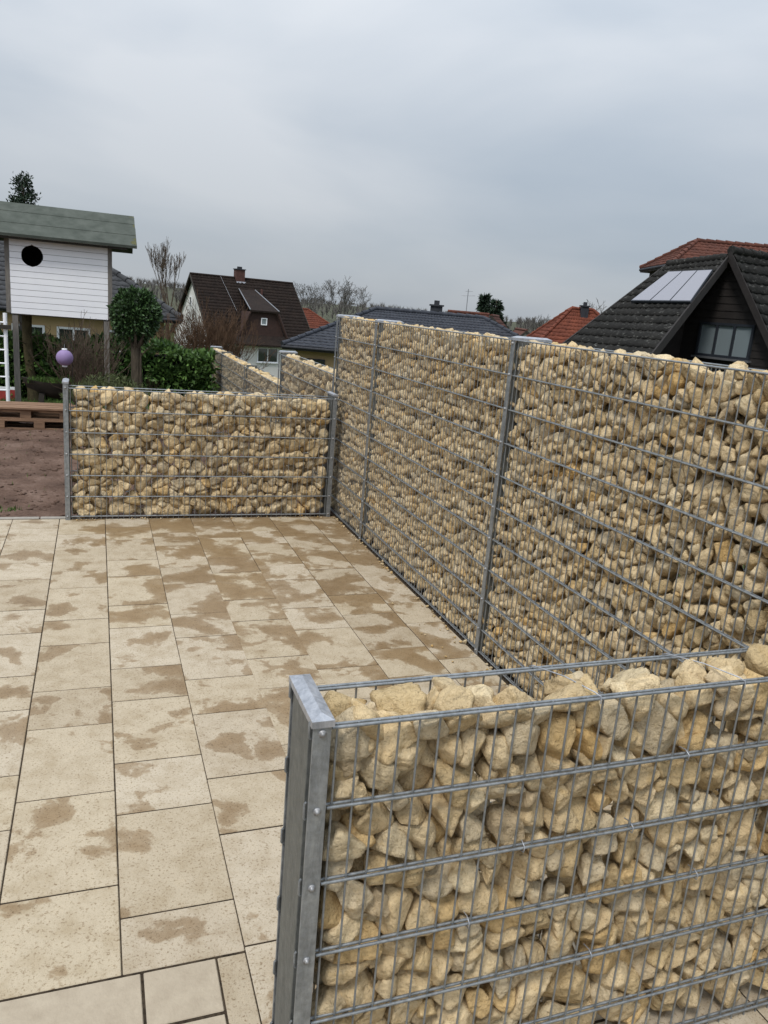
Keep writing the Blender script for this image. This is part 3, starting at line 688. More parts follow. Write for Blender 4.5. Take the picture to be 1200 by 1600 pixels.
# ------------------------------------------------------------------ playhouse and garden things
def playhouse():
    y0 = 14.86; x0, x1 = -1.385, .222; z0, z1 = 1.50, 2.80
    root = tag(empty('playhouse', (0, y0, 0)), 'white boarded playhouse on stilts with a round black window and felt roof', 'playhouse')
    hc = ony(50, 400, y0); hx, hz, hr = float(hc[0]), float(hc[2]), .168
    nb = 13; bh = (z1-z0)/nb
    for k in range(nb):
        a, c = z0+bh*k, z0+bh*(k+1)-.006; b = MB(); xa, xb = x0+.035, x1-.035
        rows = np.linspace(a, c, 6) if (a < hz+hr and c > hz-hr) else [a, c]
        for za, zb in zip(rows, rows[1:]):
            def half(z): return math.sqrt(max(0, hr*hr-(z-hz)**2))
            ha, hb = half(za), half(zb)
            if max(ha, hb) < .01: b.hexa([(xa, -.011, za), (xb, -.011, za), (xb, .011, za), (xa, .011, za)], [(xa, -.011, zb), (xb, -.011, zb), (xb, .011, zb), (xa, .011, zb)]); continue
            b.hexa([(xa, -.011, za), (hx-ha, -.011, za), (hx-ha, .011, za), (xa, .011, za)], [(xa, -.011, zb), (hx-hb, -.011, zb), (hx-hb, .011, zb), (xa, .011, zb)])
            b.hexa([(hx+ha, -.011, za), (xb, -.011, za), (xb, .011, za), (hx+ha, .011, za)], [(hx+hb, -.011, zb), (xb, -.011, zb), (xb, .011, zb), (hx+hb, .011, zb)])
        bo = b.build('board', MAT['white'], root); bo.location = (random.uniform(-.004, .004), random.uniform(-.002, .002), 0)
    b = MB(); b.box(x0+.03, x1-.03, .0125, .018, z0, hz-hr); b.box(x0+.03, x1-.03, .0125, .018, hz+hr, z1); b.box(x0+.03, hx-hr, .0125, .018, hz-hr, hz+hr); b.box(hx+hr, x1-.03, .0125, .018, hz-hr, hz+hr); b.build('wall_lining', MAT['greywood'], root)
    for xx in (x0, x1):
        b = MB(); b.box(xx-.036, xx+.034, -.016, .06, z0+.01, z1+.05); b.build('corner_post', MAT['greywood'], root)
    b = MB(); b.box(x0, x1, .062, 1.35, z0-.02, z0+.02); b.build('floor', MAT['greywood'], root)
    b = MB(); b.box(x0, x1, 1.35, 1.38, z0, z1+.3); b.box(x0-.01, x0+.015, .062, 1.35, z0+.021, z1+.02); b.box(x1-.015, x1+.01, .062, 1.35, z0+.021, z1+.02); b.build('rear_wall', MAT['darkwood'], root)
    for xx, yy in ((x0+.09, .05), (x1-.06, .05), (x0+.09, 1.3), (x1-.06, 1.3)):
        b = MB(); b.box(xx-.045, xx+.045, yy-.045, yy+.045, -.08, z0-.021); b.build('stilt', MAT['greywood'], root)
    # gable roof of roofing felt
    e0, e1 = ony(-160, 352, y0-.22), ony(214, 386, y0-.22); rdg = ony(209, 338, y0+.62)
    xa, xb = -2.75, float(e1[0]); ze = float(e1[2]); zr = float(rdg[2]); yr = .62
    b = MB(); xr = float(rdg[0])
    b.hexa([(xa, -.22, ze-.03), (xb, -.22, ze-.03), (xr, yr, zr-.05), (xa, yr, zr-.05)], [(xa, -.23, ze+.015), (xb, -.23, ze+.015), (xr, yr, zr), (xa, yr, zr)])
    rfp = b.build('roof', MAT['felt'], root)
    for t in (.33, .7):
        zz = ze+.015+(zr-ze-.015)*t; yy = -.23+(yr+.23)*t; xe = xb+(xr-xb)*t
        b = MB(); b.hexa([(xa, yy, zz+.0005), (xe, yy, zz+.0005), (xe, yy+.2, zz+.0005+.2*(zr-ze)/(yr+.23)), (xa, yy+.2, zz+.0005+.2*(zr-ze)/(yr+.23))], [(xa, yy, zz+.008), (xe, yy, zz+.008), (xe, yy+.2, zz+.003+.2*(zr-ze)/(yr+.23)), (xa, yy+.2, zz+.003+.2*(zr-ze)/(yr+.23))]); b.build('felt_lap', MAT['felt'], rfp)
    b = MB(); b.hexa([(xa, yr+.001, zr-.05), (xr, yr+.001, zr-.05), (xb, 1.55, ze-.05), (xa, 1.55, ze-.05)], [(xa, yr+.001, zr), (xr, yr+.001, zr), (xb, 1.55, ze), (xa, 1.55, ze)]); rr = b.build('roof', MAT['felt'], root)
    b = MB(); b.box(xa, xb-.16, -.19, -.16, ze-.065, ze-.032); b.build('fascia', MAT['darkwood'], root)
    for t0, t1, w0 in ((.03, .16, .10), (.16, .25, .05), (.3, .38, .03), (.60, .72, .03), (.84, .97, .12)):
        q = lambda t, dx: (xb+(xr-xb)*t-.006-dx, -.23+(yr+.23)*t, ze+.0175+(zr-ze-.015)*t)
        b = MB(); b.poly([q(t0, 0), q(t1, 0), q(t1-.01, w0*.6), q((t0+t1)/2, w0), q(t0+.02, w0*.7)], [(0, 1, 2, 3, 4)]); b.build('moss_patch', MAT['moss'], root)
playhouse()
def ladder():
    p = onz(15, 629, -.02); root = tag(empty('ladder', (p[0], 14.72, 0)), 'white metal climbing ladder at the left end of the playhouse', 'ladder')
    for dx in (0, -.46):
        b = MB(); b.tube([(dx, 0, -.05), (dx, 0, 1.5)], .032, 10); b.build('stile', MAT['white'], root)
    for k in range(6):
        b = MB(); z = .22+.225*k; b.tube([(-.46, -.01, z), (0.03, -.01, z)], .014, 8); b.build('rung', MAT['white'], root)
    b = MB(); b.box(-.6, .09, -.07, -.035, 1.24, 1.31); b.build('cross_beam', MAT['darkwood'], root)
ladder()
def lantern():
    c = at(101, 559, 11.2); root = tag(empty('paper_lantern', c), 'round lilac paper lantern hanging in the garden behind the far low wall', 'lantern')
    r = .116; b = MB(); prof = []
    for k in range(25):
        a = -math.pi/2+math.pi*(.06+.88*k/24); w = 1+.012*(k % 2); prof.append((r*math.cos(a)*w, r*.98*math.sin(a)))
    b.lathe(prof, seg=22); b.build('shade', MAT['lilac'], root)
    for z, n_ in ((-.118, 'bottom_ring'), (.118, 'top_ring')):
        b = MB(); b.lathe([(.024, z-.012), (.036, z-.012), (.036, z+.012), (.024, z+.012), (.024, z-.012)], seg=16); b.build(n_, MAT['white'], root)
    b = MB(); b.tube([(0, 0, .11), (0, .01, .2)], .003, 5); b.build('hanger', MAT['zinc_cap'], root)
    h = tag(empty('shepherd_hook', (c[0]+.10, c[1]+.03, -.03)), 'thin dark curved iron hook holding the lilac lantern', 'garden hook')
    b = MB(); zt = c[2]+.22; b.tube([(0, 0, -.1), (0, 0, zt-.02), (-.02, 0, zt+.04), (-.06, -.01, zt+.06), (-.10, -.02, zt+.03), (-.10, -.02, zt+.0)], .005, 6); b.build('rod', MAT['darkwood'], h)
lantern()
def planter():
    c = ony(92, 597, 13.6); root = tag(empty('trough_planter', (c[0], c[1], 0)), 'dark boat shaped wooden planter with grass behind the end post', 'planter')
    zt = float(c[2]); b = MB(); n = 13; P = []
    for i in range(n):
        t = i/(n-1)*2-1; w = .2*max(.05, 1-t*t)**.6; x = t*.55; z = zt+.06*t*t
        P += [(x, -w, z), (x*.86, -w*.75, z-.16), (x*.72, 0, z-.27+.10*t*t), (x*.86, w*.75, z-.16), (x, w, z)]
    b.poly(P, [(i*5+k, i*5+k+1, i*5+5+k+1, i*5+5+k) for i in range(n-1) for k in range(4)], True)
    sh = b.build('hull', MAT['darkwood'], root)
    b = MB(); b.poly([(P[i*5][0]*.97, P[i*5][1]*.95, zt-.03) for i in range(n)]+[(P[i*5+4][0]*.97, P[i*5+4][1]*.95, zt-.03) for i in range(n)][::-1], [tuple(range(2*n))]); b.build('soil', MAT['ground'], root)
    for s_ in (-1, 1):
        b = MB(); b.hexa([(s_*.3-.04, -.13, -.08), (s_*.3+.04, -.13, -.08), (s_*.3+.04, .13, -.08), (s_*.3-.04, .13, -.08)], [(s_*.25-.04, -.1, zt-.18), (s_*.25+.04, -.1, zt-.18), (s_*.25+.04, .1, zt-.18), (s_*.25-.04, .1, zt-.18)]); b.build('support', MAT['darkwood'], root)
    g = np.random.default_rng(6); m = 900; x = g.uniform(-.45, .45, m); y = g.uniform(-.14, .14, m)
    leaves('grass_tuft', np.stack([x, y, zt-.03+0*x], 1), np.repeat([[0, 0, 1.]], m, 0), .10, MAT['grass'], root, g, droop=-.5, aspect=.12, jitter=.5)
planter()
def pallets():
    yb = 12.28
    def pal(x, y, z, lab, cut=None):
        root = tag(empty('pallet', (x, y, z), random.uniform(-.015, .015)), lab, 'pallet', 'stacked wooden pallets')
        for k in range(3):
            b = MB(); b.box(-.6, .6, .352*k-.0, .352*k+.1, 0, .022); b.build('bottom_board', MAT['pallet'], root)
            for xx in (-.6, -.0725, .455): b = MB(); b.box(xx, xx+.145, .352*k, .352*k+.1, .0225, .10); b.build('block', MAT['pallet'], root, bevel=.003)
        for xx in (-.6, -.0725, .455): b = MB(); b.box(xx, xx+.145, 0, .8, .1005, .1225); b.build('stringer_board', MAT['pallet'], root)
        for k in range(5): b = MB(); b.box(-.6, .6, .168*k+.002*(k % 2), .168*k+.125, .123, .145); b.build('deck_board', MAT['pallet'], root, bevel=.002)
    pal(-.80, yb, -.035, 'lower wooden pallet lying on the soil by the grass'); pal(-.98, yb+.02, .112, 'upper wooden pallet of the stack by the grass')
    pal(-2.10, yb+.05, -.035, 'wooden pallet at the left edge of the picture, cut off by the frame')
    for k, (x, y, w) in enumerate(((-.95, 12.31, .11), (-.85, 12.47, .14), (-1.0, 12.66, .12))):
        b = MB(); b.box(-.72, .72, -w/2, w/2, 0, .03); o = b.build('loose_plank', MAT['pallet'], None, (x, y, .259), (0, 0, .02*(k-1)), bevel=.003)
        tag(o, ['front loose plank on top of the pallet stack', 'middle loose plank on top of the pallet stack', 'rear loose plank on top of the pallet stack'][k], 'plank')
pallets()
def red_edge():
    c = onz(10, 598, .0); root = tag(empty('sandbox', (-1.9, 15.45, 0)), 'low red and white edged sandbox beneath the hedge at left', 'sandbox')
    for nm, m, z0, z1 in (('lower_rim', 'red', .05, .14), ('upper_rim', 'white', .1405, .19)):
        b = MB(); b.box(-.8, .58, -.03, .0, z0-.1*(z0 < .1), z1); b.box(-.8, -.77, .0005, .4, z0, z1); b.box(.55, .58, .0005, .4, z0, z1); b.build(nm, MAT[m], root)
red_edge()

# ------------------------------------------------------------------ buildings
def tiled(name, a, b_, c, d, cl, tw, mat, parent, wave=.022, lip=.03):
    """tiles on the plane a (eave left) b_ (eave right) c (ridge right) d (ridge left)"""
    a, b_, c, d = (np.asarray(p, float) for p in (a, b_, c, d))
    nrm = np.cross(b_-a, d-a); nrm /= np.linalg.norm(nrm)
    if nrm[2] < 0: nrm = -nrm
    nc = max(3, int(round(np.linalg.norm(d-a)/cl))); wid = max(np.linalg.norm(b_-a), np.linalg.norm(c-d)); nt_ = max(2, int(round(wid/tw))); S = 4
    s = np.linspace(0, 1, nt_*S+1); ph = (np.arange(nt_*S+1) % S)/S
    prof = wave*np.where(ph < .5, np.sin(ph*2*math.pi), .25*np.sin(ph*2*math.pi)); V = []; F = []
    m = len(s); g = np.random.default_rng(int(abs(a[0]*100)) % 9999)
    for i in range(nc):
        t0, t1 = i/nc, (i+1)/nc
        jit = np.repeat(g.uniform(-.006, .006, nt_+1), S)[:m]
        for t, h in ((t0, 0), (t0, lip), (t1, .004)):
            L, R = a+(d-a)*t, b_+(c-b_)*t
            V.append(L[None]+(R-L)[None]*s[:, None]+nrm[None]*(h+(prof+jit if h else 0*prof))[:, None])
        o = i*3*m; k = np.arange(m-1)
        F += [np.stack([o+k, o+k+1, o+m+k+1, o+m+k], 1), np.stack([o+m+k, o+m+k+1, o+2*m+k+1, o+2*m+k], 1)]
    o = link(name, np_mesh(name, np.concatenate(V), np.concatenate(F), mat), parent); tag(o, kind='stuff'); return o
def window(parent, p, ux, w, h, frame, pane, panes=2, depth=.06, sill=True):
    """p = bottom left corner on the wall, ux = horizontal unit vector along the wall, outward is to the right of ux"""
    ux = np.asarray(ux, float); out_ = np.array([ux[1], -ux[0], 0]); up = np.array([0, 0, 1.]); p = np.asarray(p, float)
    def bx(b, u0, u1, z0, z1, o0, o1):
        q = lambda u, z, o: p+ux*u+up*z+out_*o
        b.hexa([q(u0, z0, o0), q(u1, z0, o0), q(u1, z1, o0), q(u0, z1, o0)], [q(u0, z0, o1), q(u1, z0, o1), q(u1, z1, o1), q(u0, z1, o1)])
    f = .07; b = MB(); bx(b, 0, w, 0, f, -.05, depth); bx(b, 0, w, h-f, h, -.05, depth); bx(b, 0, f, f, h-f, -.05, depth); bx(b, w-f, w, f, h-f, -.05, depth)
    pw = (w-f)/panes
    for k in range(1, panes): bx(b, pw*k, pw*k+f, f, h-f, -.05, depth)
    fr = b.build('window', MAT[frame], parent)
    for k in range(panes): b = MB(); bx(b, pw*k+f, pw*(k+1), f, h-f, -.02, .012); b.build('pane', MAT[pane], fr)
    if sill: b = MB(); bx(b, -.06, w+.06, -.06, -.003, -.05, depth+.06); b.build('sill', MAT['white' if frame == 'white' else 'solar'], fr)
    return fr
def frame_of(rz): c, s = math.cos(rz), math.sin(rz); return np.array([c, s, 0]), np.array([-s, c, 0]), np.array([0, 0, 1.])
def chimney(parent, p, w, d, h, mat, capm='slatechim', sub='chimney', rz=0, down=.6):
    u, v, z = frame_of(rz); p = np.asarray(p, float); b = MB()
    def bx(b, w, d, z0, z1): 
        q = [p+u*sx*w/2+v*sy*d/2 for sx, sy in ((-1, -1), (1, -1), (1, 1), (-1, 1))]; b.hexa([k+z*z0 for k in q], [k+z*z1 for k in q])
    bx(b, w, d, -down, h); o = b.build('chimney', MAT[mat], parent)
    b = MB(); bx(b, w+.12, d+.12, h+.001, h+.07); bx(b, w*.45, d*.45, h+.071, h+.25); b.build('chimney_cap', MAT[capm], o)
    return o
def gable_house(name, label, R0, R1, hs, eave, gz_, wall, roof, ov=.35, cl=.34, tw=.3, group=None):
    """R0,R1 ridge ends (left,right as seen from the front); hs half span; front is to the right of R0->R1"""
    R0, R1 = np.asarray(R0, float), np.asarray(R1, float); u = (R1-R0); u[2] = 0; Lr = np.linalg.norm(u); u /= Lr; v = np.array([u[1], -u[0], 0])   # v: outward front
    zr = R0[2]; root = tag(empty(name, (R0[0], R0[1], gz_)), label, 'house', group); o = np.array([R0[0], R0[1], gz_])
    P = lambda a, b_, z: R0*[1, 1, 0]+u*a+v*b_+np.array([0, 0, z])-o
    k = (zr-eave)/hs; wb = hs-ov; zw = eave+k*ov-.06
    b = MB(); b.prism([P(ov, wb, gz_-1), P(ov, wb, zw), P(ov, 0, zr-.1), P(ov, -wb, zw), P(ov, -wb, gz_-1)], u*(Lr-2*ov)); b.build('wall', MAT[wall], root)
    q = [P(0, hs, eave), P(Lr, hs, eave), P(Lr, 0, zr), P(0, 0, zr)]
    b = MB(); n = np.array([0, 0, .05]); b.hexa([p-n for p in q], [p+n*.2 for p in q]); rf = b.build('roof', MAT[roof], root)
    q2 = [P(Lr, -hs, eave), P(0, -hs, eave), P(0, 0, zr+.001), P(Lr, 0, zr+.001)]
    b = MB(); b.hexa([p-n for p in q2], [p+n*.2 for p in q2]); b.build('roof', MAT[roof], root)
    tiled('roof_tiles', q[0]+n*.25, q[1]+n*.25, q[2]+n*.25, q[3]+n*.25, cl, tw, MAT[roof], rf)
    b = MB(); b.tube([P(-.02, 0, zr+.04), P(Lr+.02, 0, zr+.04)], .1, 8); b.build('ridge_tiles', MAT[roof], rf)
    for a in (0, Lr):
        for s_ in (1, -1):
            b = MB(); w = .05; aa = a+(-w if a == 0 else .001)
            b.hexa([P(aa, hs*s_, eave-.16), P(aa+w, hs*s_, eave-.16), P(aa+w, 0, zr-.16), P(aa, 0, zr-.16)], [P(aa, hs*s_, eave+.06), P(aa+w, hs*s_, eave+.06), P(aa+w, 0, zr+.06), P(aa, 0, zr+.06)]); b.build('verge_board', MAT['darkwood'], rf)
    b = MB(); b.tube([P(0, hs+.05, eave-.03), P(Lr, hs+.05, eave-.03)], .06, 8); b.build('gutter', MAT['slatechim'], root)
    return root, rf, P, (u, v, k, wb, zw)
def hip_house(name, label, R0, R1, hs, eave, gz_, wall, roof, ov=.45, cl=.34, tw=.3, hip=None, group=None, fine=True):
    R0, R1 = np.asarray(R0, float), np.asarray(R1, float); u = (R1-R0); u[2] = 0; Lr = np.linalg.norm(u); u /= Lr; v = np.array([u[1], -u[0], 0])
    hip = hs if hip is None else hip
    zr = R0[2]; root = tag(empty(name, (R0[0], R0[1], gz_)), label, 'house', group); o = np.array([R0[0], R0[1], gz_])
    P = lambda a, b_, z: R0*[1, 1, 0]+u*a+v*b_+np.array([0, 0, z])-o
    b = MB(); b.hexa([P(-hip+ov, hs-ov, gz_-1), P(Lr+hip-ov, hs-ov, gz_-1), P(Lr+hip-ov, -hs+ov, gz_-1), P(-hip+ov, -hs+ov, gz_-1)], [P(-hip+ov, hs-ov, eave+.02), P(Lr+hip-ov, hs-ov, eave+.02), P(Lr+hip-ov, -hs+ov, eave+.02), P(-hip+ov, -hs+ov, eave+.02)]); b.build('wall', MAT[wall], root)
    A, B, C_, D = P(-hip, hs, eave), P(Lr+hip, hs, eave), P(Lr+hip, -hs, eave), P(-hip, -hs, eave); E, F_ = P(0, 0, zr), P(Lr, 0, zr)
    b = MB(); b.poly([A, B, C_, D, E, F_], [(0, 1, 5, 4), (1, 2, 5), (2, 3, 4, 5), (3, 0, 4), (3, 2, 1, 0)]); rf = b.build('roof', MAT[roof], root)
    n = np.array([0, 0, .02]); e1 = (E-A)*.0; 
    if fine:
        tiled('roof_tiles', A+n, B+n, F_+n, E+n, cl, tw, MAT[roof], rf); tiled('roof_tiles', D+n, A+n, E+n, E+n+1e-4*u, cl, tw, MAT[roof], rf); tiled('roof_tiles', B+n, C_+n, F_+n+1e-4*u, F_+n, cl, tw, MAT[roof], rf)
    for p, q in ((E, F_), (A, E), (B, F_), (C_, F_), (D, E)):
        b = MB(); m_ = max(2, int(np.linalg.norm(q-p)/.4))
        for j in range(m_):
            p0, p1 = p+(q-p)*j/m_, p+(q-p)*(j+1.08)/m_; b.tube([p0+[0, 0, .06], p1+[0, 0, .045]], [.115, .09], 7, cap=True)
        b.build('ridge_tiles', MAT[roof], rf)
    for p, q in ((A, B), (B, C_), (D, A)):
        b = MB(); b.tube([p-[0, 0, .05], q-[0, 0, .05]], .065, 8); b.build('gutter', MAT['slatechim'], root)
    b = MB(); b.hexa([x-[0, 0, .16] for x in (A, B, C_, D)], [x-[0, 0, .012] for x in (A, B, C_, D)]); b.build('soffit', MAT['darkwood'], root)
    return root, rf, P, (u, v)

def houses():
    # white gabled house with dark roof
    R0, R1 = at(297, 428, 62), at(457, 443, 66.5); R1[2] = R0[2]
    R1 = R0+(R1-R0)
    root, rf, P, (u, v, k, wb, zw) = gable_house('gabled_house', 'white house with steep dark brown roof, small dormer and brick chimney', R0, R1, 5.4, -1.35, -4.4, 'whitewall', 'tile_brown', .3)
    o = np.array([R0[0], R0[1], -4.4]); zr = R0[2]
    chimney(root, P(4.1, 0, zr-.05), .75, .6, .75, 'brick', rz=math.atan2(u[1], u[0]))
    b = MB(); q = lambda a, c, z: P(a, c, z); b.hexa([q(3.75, .32, zr-.5), q(4.55, .32, zr-.5), q(4.55, .42, zr-.52), q(3.75, .42, zr-.52)], [q(3.75, .32, zr-.22), q(4.55, .32, zr-.22), q(4.55, .42, zr-.34), q(3.75, .42, zr-.34)]); b.build('flashing', MAT['solar'], rf)
    # dormer with sloping cheeks
    zb = -.75; f = 4.85
    yb = lambda z: (zr-z)/k
    b = MB(); T0, T1 = 3.35, 5.45; z1 = 1.05
    front = [q(T0-.75, f, zb), q(T1+.75, f, zb), q(T1, f, z1), q(T0, f, z1)]
    b.prism(front, -v*3.4); d = b.build('dormer', MAT['brownclad'], rf)
    b = MB(); z2 = 2.55; b.hexa([q(T0-.15, f+.25, z1+.0), q(T1+.15, f+.25, z1), q(T1-.35, yb(z2), z2), q(T0+.35, yb(z2), z2)], [q(T0-.15, f+.25, z1+.14), q(T1+.15, f+.25, z1+.14), q(T1-.35, yb(z2), z2+.14), q(T0+.35, yb(z2), z2+.14)]); b.build('dormer_roof', MAT['tile_brown'], d)
    for s0, s1, e0, e1 in ((T0-.15, T0+.35, f+.27, yb(z2)), (T1+.15, T1-.35, f+.27, yb(z2))):
        b = MB(); b.tube([q(s0, e0, z1+.16), q(s1, e1, z2+.17)], .045, 6); b.build('verge_trim', MAT['solar'], d)
    for s0, s1 in ((T0-.1, T0-.95), (T1+.1, T1+.95)):
        b = MB(); b.tube([q(s0, f+.14, z1), q(s1, f+.14, zb-.05)], .12, 6); b.build('dormer_trim', MAT['brownclad'], d)
    b = MB(); b.hexa([q(T0-1.3, f+.05, zb-.05), q(T1+1.3, f+.05, zb-.05), q(T1+1.3, f+.85, zb-.75), q(T0-1.3, f+.85, zb-.75)], [q(T0-1.3, f+.05, zb+.06), q(T1+1.3, f+.05, zb+.06), q(T1+1.3, f+.85, zb-.62), q(T0-1.3, f+.85, zb-.62)]); b.build('apron_roof', MAT['tile_brown'], d)
    window(d, q(4.2, f, .1), u, .5, .55, 'white', 'paleglass', 1, sill=False)
    window(root, q(3.9, wb, -2.75), u, 1.75, 1.15, 'white', 'glass', 2); window(root, q(1.3, wb, -2.75), u, 1.3, 1.15, 'white', 'glass', 2); window(root, q(8.0, wb, -2.7), u, .8, .9, 'white', 'glass', 1)
    window(root, P(.3, -.35, 1.1), -v*-1 if False else v*-1*-1*-1, .5, .7, 'white', 'glass', 1, sill=False)
    b = MB(); b.tube([q(2.4, .3, zr+.05), q(2.9, 3.0, zr-k*3.0+.16)], .012, 4); b.build('lightning_rod', MAT['solar'], rf)
    b = MB(); b.tube([q(5.6, 1.3, zr-k*1.3), q(5.6, 1.3, zr-k*1.3+.5)], .1, 8); b.build('vent_pipe', MAT['brick'], rf)
    # slate hip roof bungalow behind the tall wall
    R0, R1 = at(587, 484, 35), at(756, 497, 35); R1[2] = R0[2]
    root, rf, P, (u, v) = hip_house('hip_roofed_bungalow', 'bungalow with blue grey hipped roof and slate chimney behind the tall wall', R0, R1, 3.6, .32, -2.6, 'yellow', 'tile_slate', .5, .33, .3)
    rz = math.atan2(u[1], u[0]); chimney(root, P(2.72, -.3, R0[2]), .52, .5, .38, 'slatechim', rz=rz)
    window(root, P(-2.6, 3.1, -1.55), u, .75, 1.4, 'anth', 'glass', 1); window(root, P(-.6, 3.1, -1.3), u, 1.4, 1.1, 'anth', 'glass', 2)
    # yellow bungalow behind the playhouse
    R0, R1 = np.array([-9.0, 31.6, 4.1]), np.array([-2.0, 31.6, 4.1])
    root, rf, P, (u, v) = hip_house('yellow_bungalow', 'ochre bungalow with grey tiled hipped roof behind the playhouse', R0, R1, 4.6, 1.22, -1.35, 'yellow', 'tile_grey', .5, .36, .3)
    for a, c in ((-4.0, 1.2), (-2.5, .95), (-1.2, 1.0), (.2, 1.0)):
        window(root, np.array([a, 27.5, -.45])-[-9, 31.6, -1.35], (1, 0, 0), c, 1.15, 'white', 'glass', 2)
    b = MB(); b.tube([np.array([2.2, 27.0, 1.1])-[-9, 31.6, -1.35], np.array([2.05, 27.4, .8])-[-9, 31.6, -1.35], np.array([2.05, 27.42, -1.5])-[-9, 31.6, -1.35]], .045, 8); b.build('downpipe', MAT['solar'], root)
    # orange roofed house peeping out beside the gabled one
    R0, R1 = at(455, 482, 78), at(481, 484, 80); R1[2] = R0[2]
    uu = (R1-R0)/np.linalg.norm(R1-R0); 
    hip_house('red_roofed_house', 'white house with bright red hipped roof beside the white gabled house', R0-uu*4, R1, 2.6, R0[2]-1.75, -5, 'whitewall', 'tile_red', .3, .4, .4, 1.8, 'red roofed houses')
    # red brown roofs beyond the bungalow
    R0, R1 = at(700, 487, 52), at(764, 492, 52); R1[2] = R0[2]
    root, rf, P, st = gable_house('red_roofed_house', 'reddish brown gabled roof showing above the slate bungalow roof', R0, R1, 4, R0[2]-3.2, -4.5, 'whitewall', 'tile_redbrown', .3, group='red roofed houses')
    b = MB(); b.tube([P(1.2, 0, R0[2]), P(1.2, 0, R0[2]+1.55)], .025, 5); b.tube([P(.8, 0, R0[2]+1.1), P(1.7, 0, R0[2]+1.16)], .016, 4); b.tube([P(1.0, 0, R0[2]+1.4), P(1.5, 0, R0[2]+1.42)], .016, 4); b.build('antenna', MAT['solar'], rf)
    R0, R1 = at(768, 494, 50), at(778, 500, 58); R1[2] = R0[2]
    gable_house('red_roofed_house', 'narrow redbrown roof with pale gable end left of the bare tree line', R0, R1, 2.6, R0[2]-2.6, -4.5, 'whitewall', 'tile_redbrown', .2, group='red roofed houses')
    R0, R1 = at(893, 483, 44), at(927, 486, 44); R1[2] = R0[2]
    root, rf, P, (u, v) = hip_house('red_roofed_house', 'red hipped roof with dark chimney left of the black gabled house', R0, R1, 2.8, R0[2]-2.3, -4, 'whitewall', 'tile_red', .3, .36, .36, 2.4, 'red roofed houses')
    chimney(root, P(.65, .35, R0[2]-.3), .4, .4, .48, 'slatechim', rz=math.atan2(u[1], u[0]))
    R0 = at(823, 517, 60)
    gable_house('small_gabled_house', 'tiny pale gable far behind the tall wall', R0, R0+_f*[6, 6, 0], 1.3, R0[2]-1.2, -4.5, 'whitewall', 'tile_redbrown', .15)
    # red hipped roof above the black house
    R0, R1 = at(1088, 378, 34), at(1215, 390, 34); R1[2] = R0[2]
    hip_house('red_roofed_house', 'large redbrown hipped roof rising behind the black gabled house', R0, R1+(R1-R0), 2.2, R0[2]-1.15, -3.5, 'darkwood', 'tile_redbrown', .35, .36, .3, 1.6, 'red roofed houses')
houses()

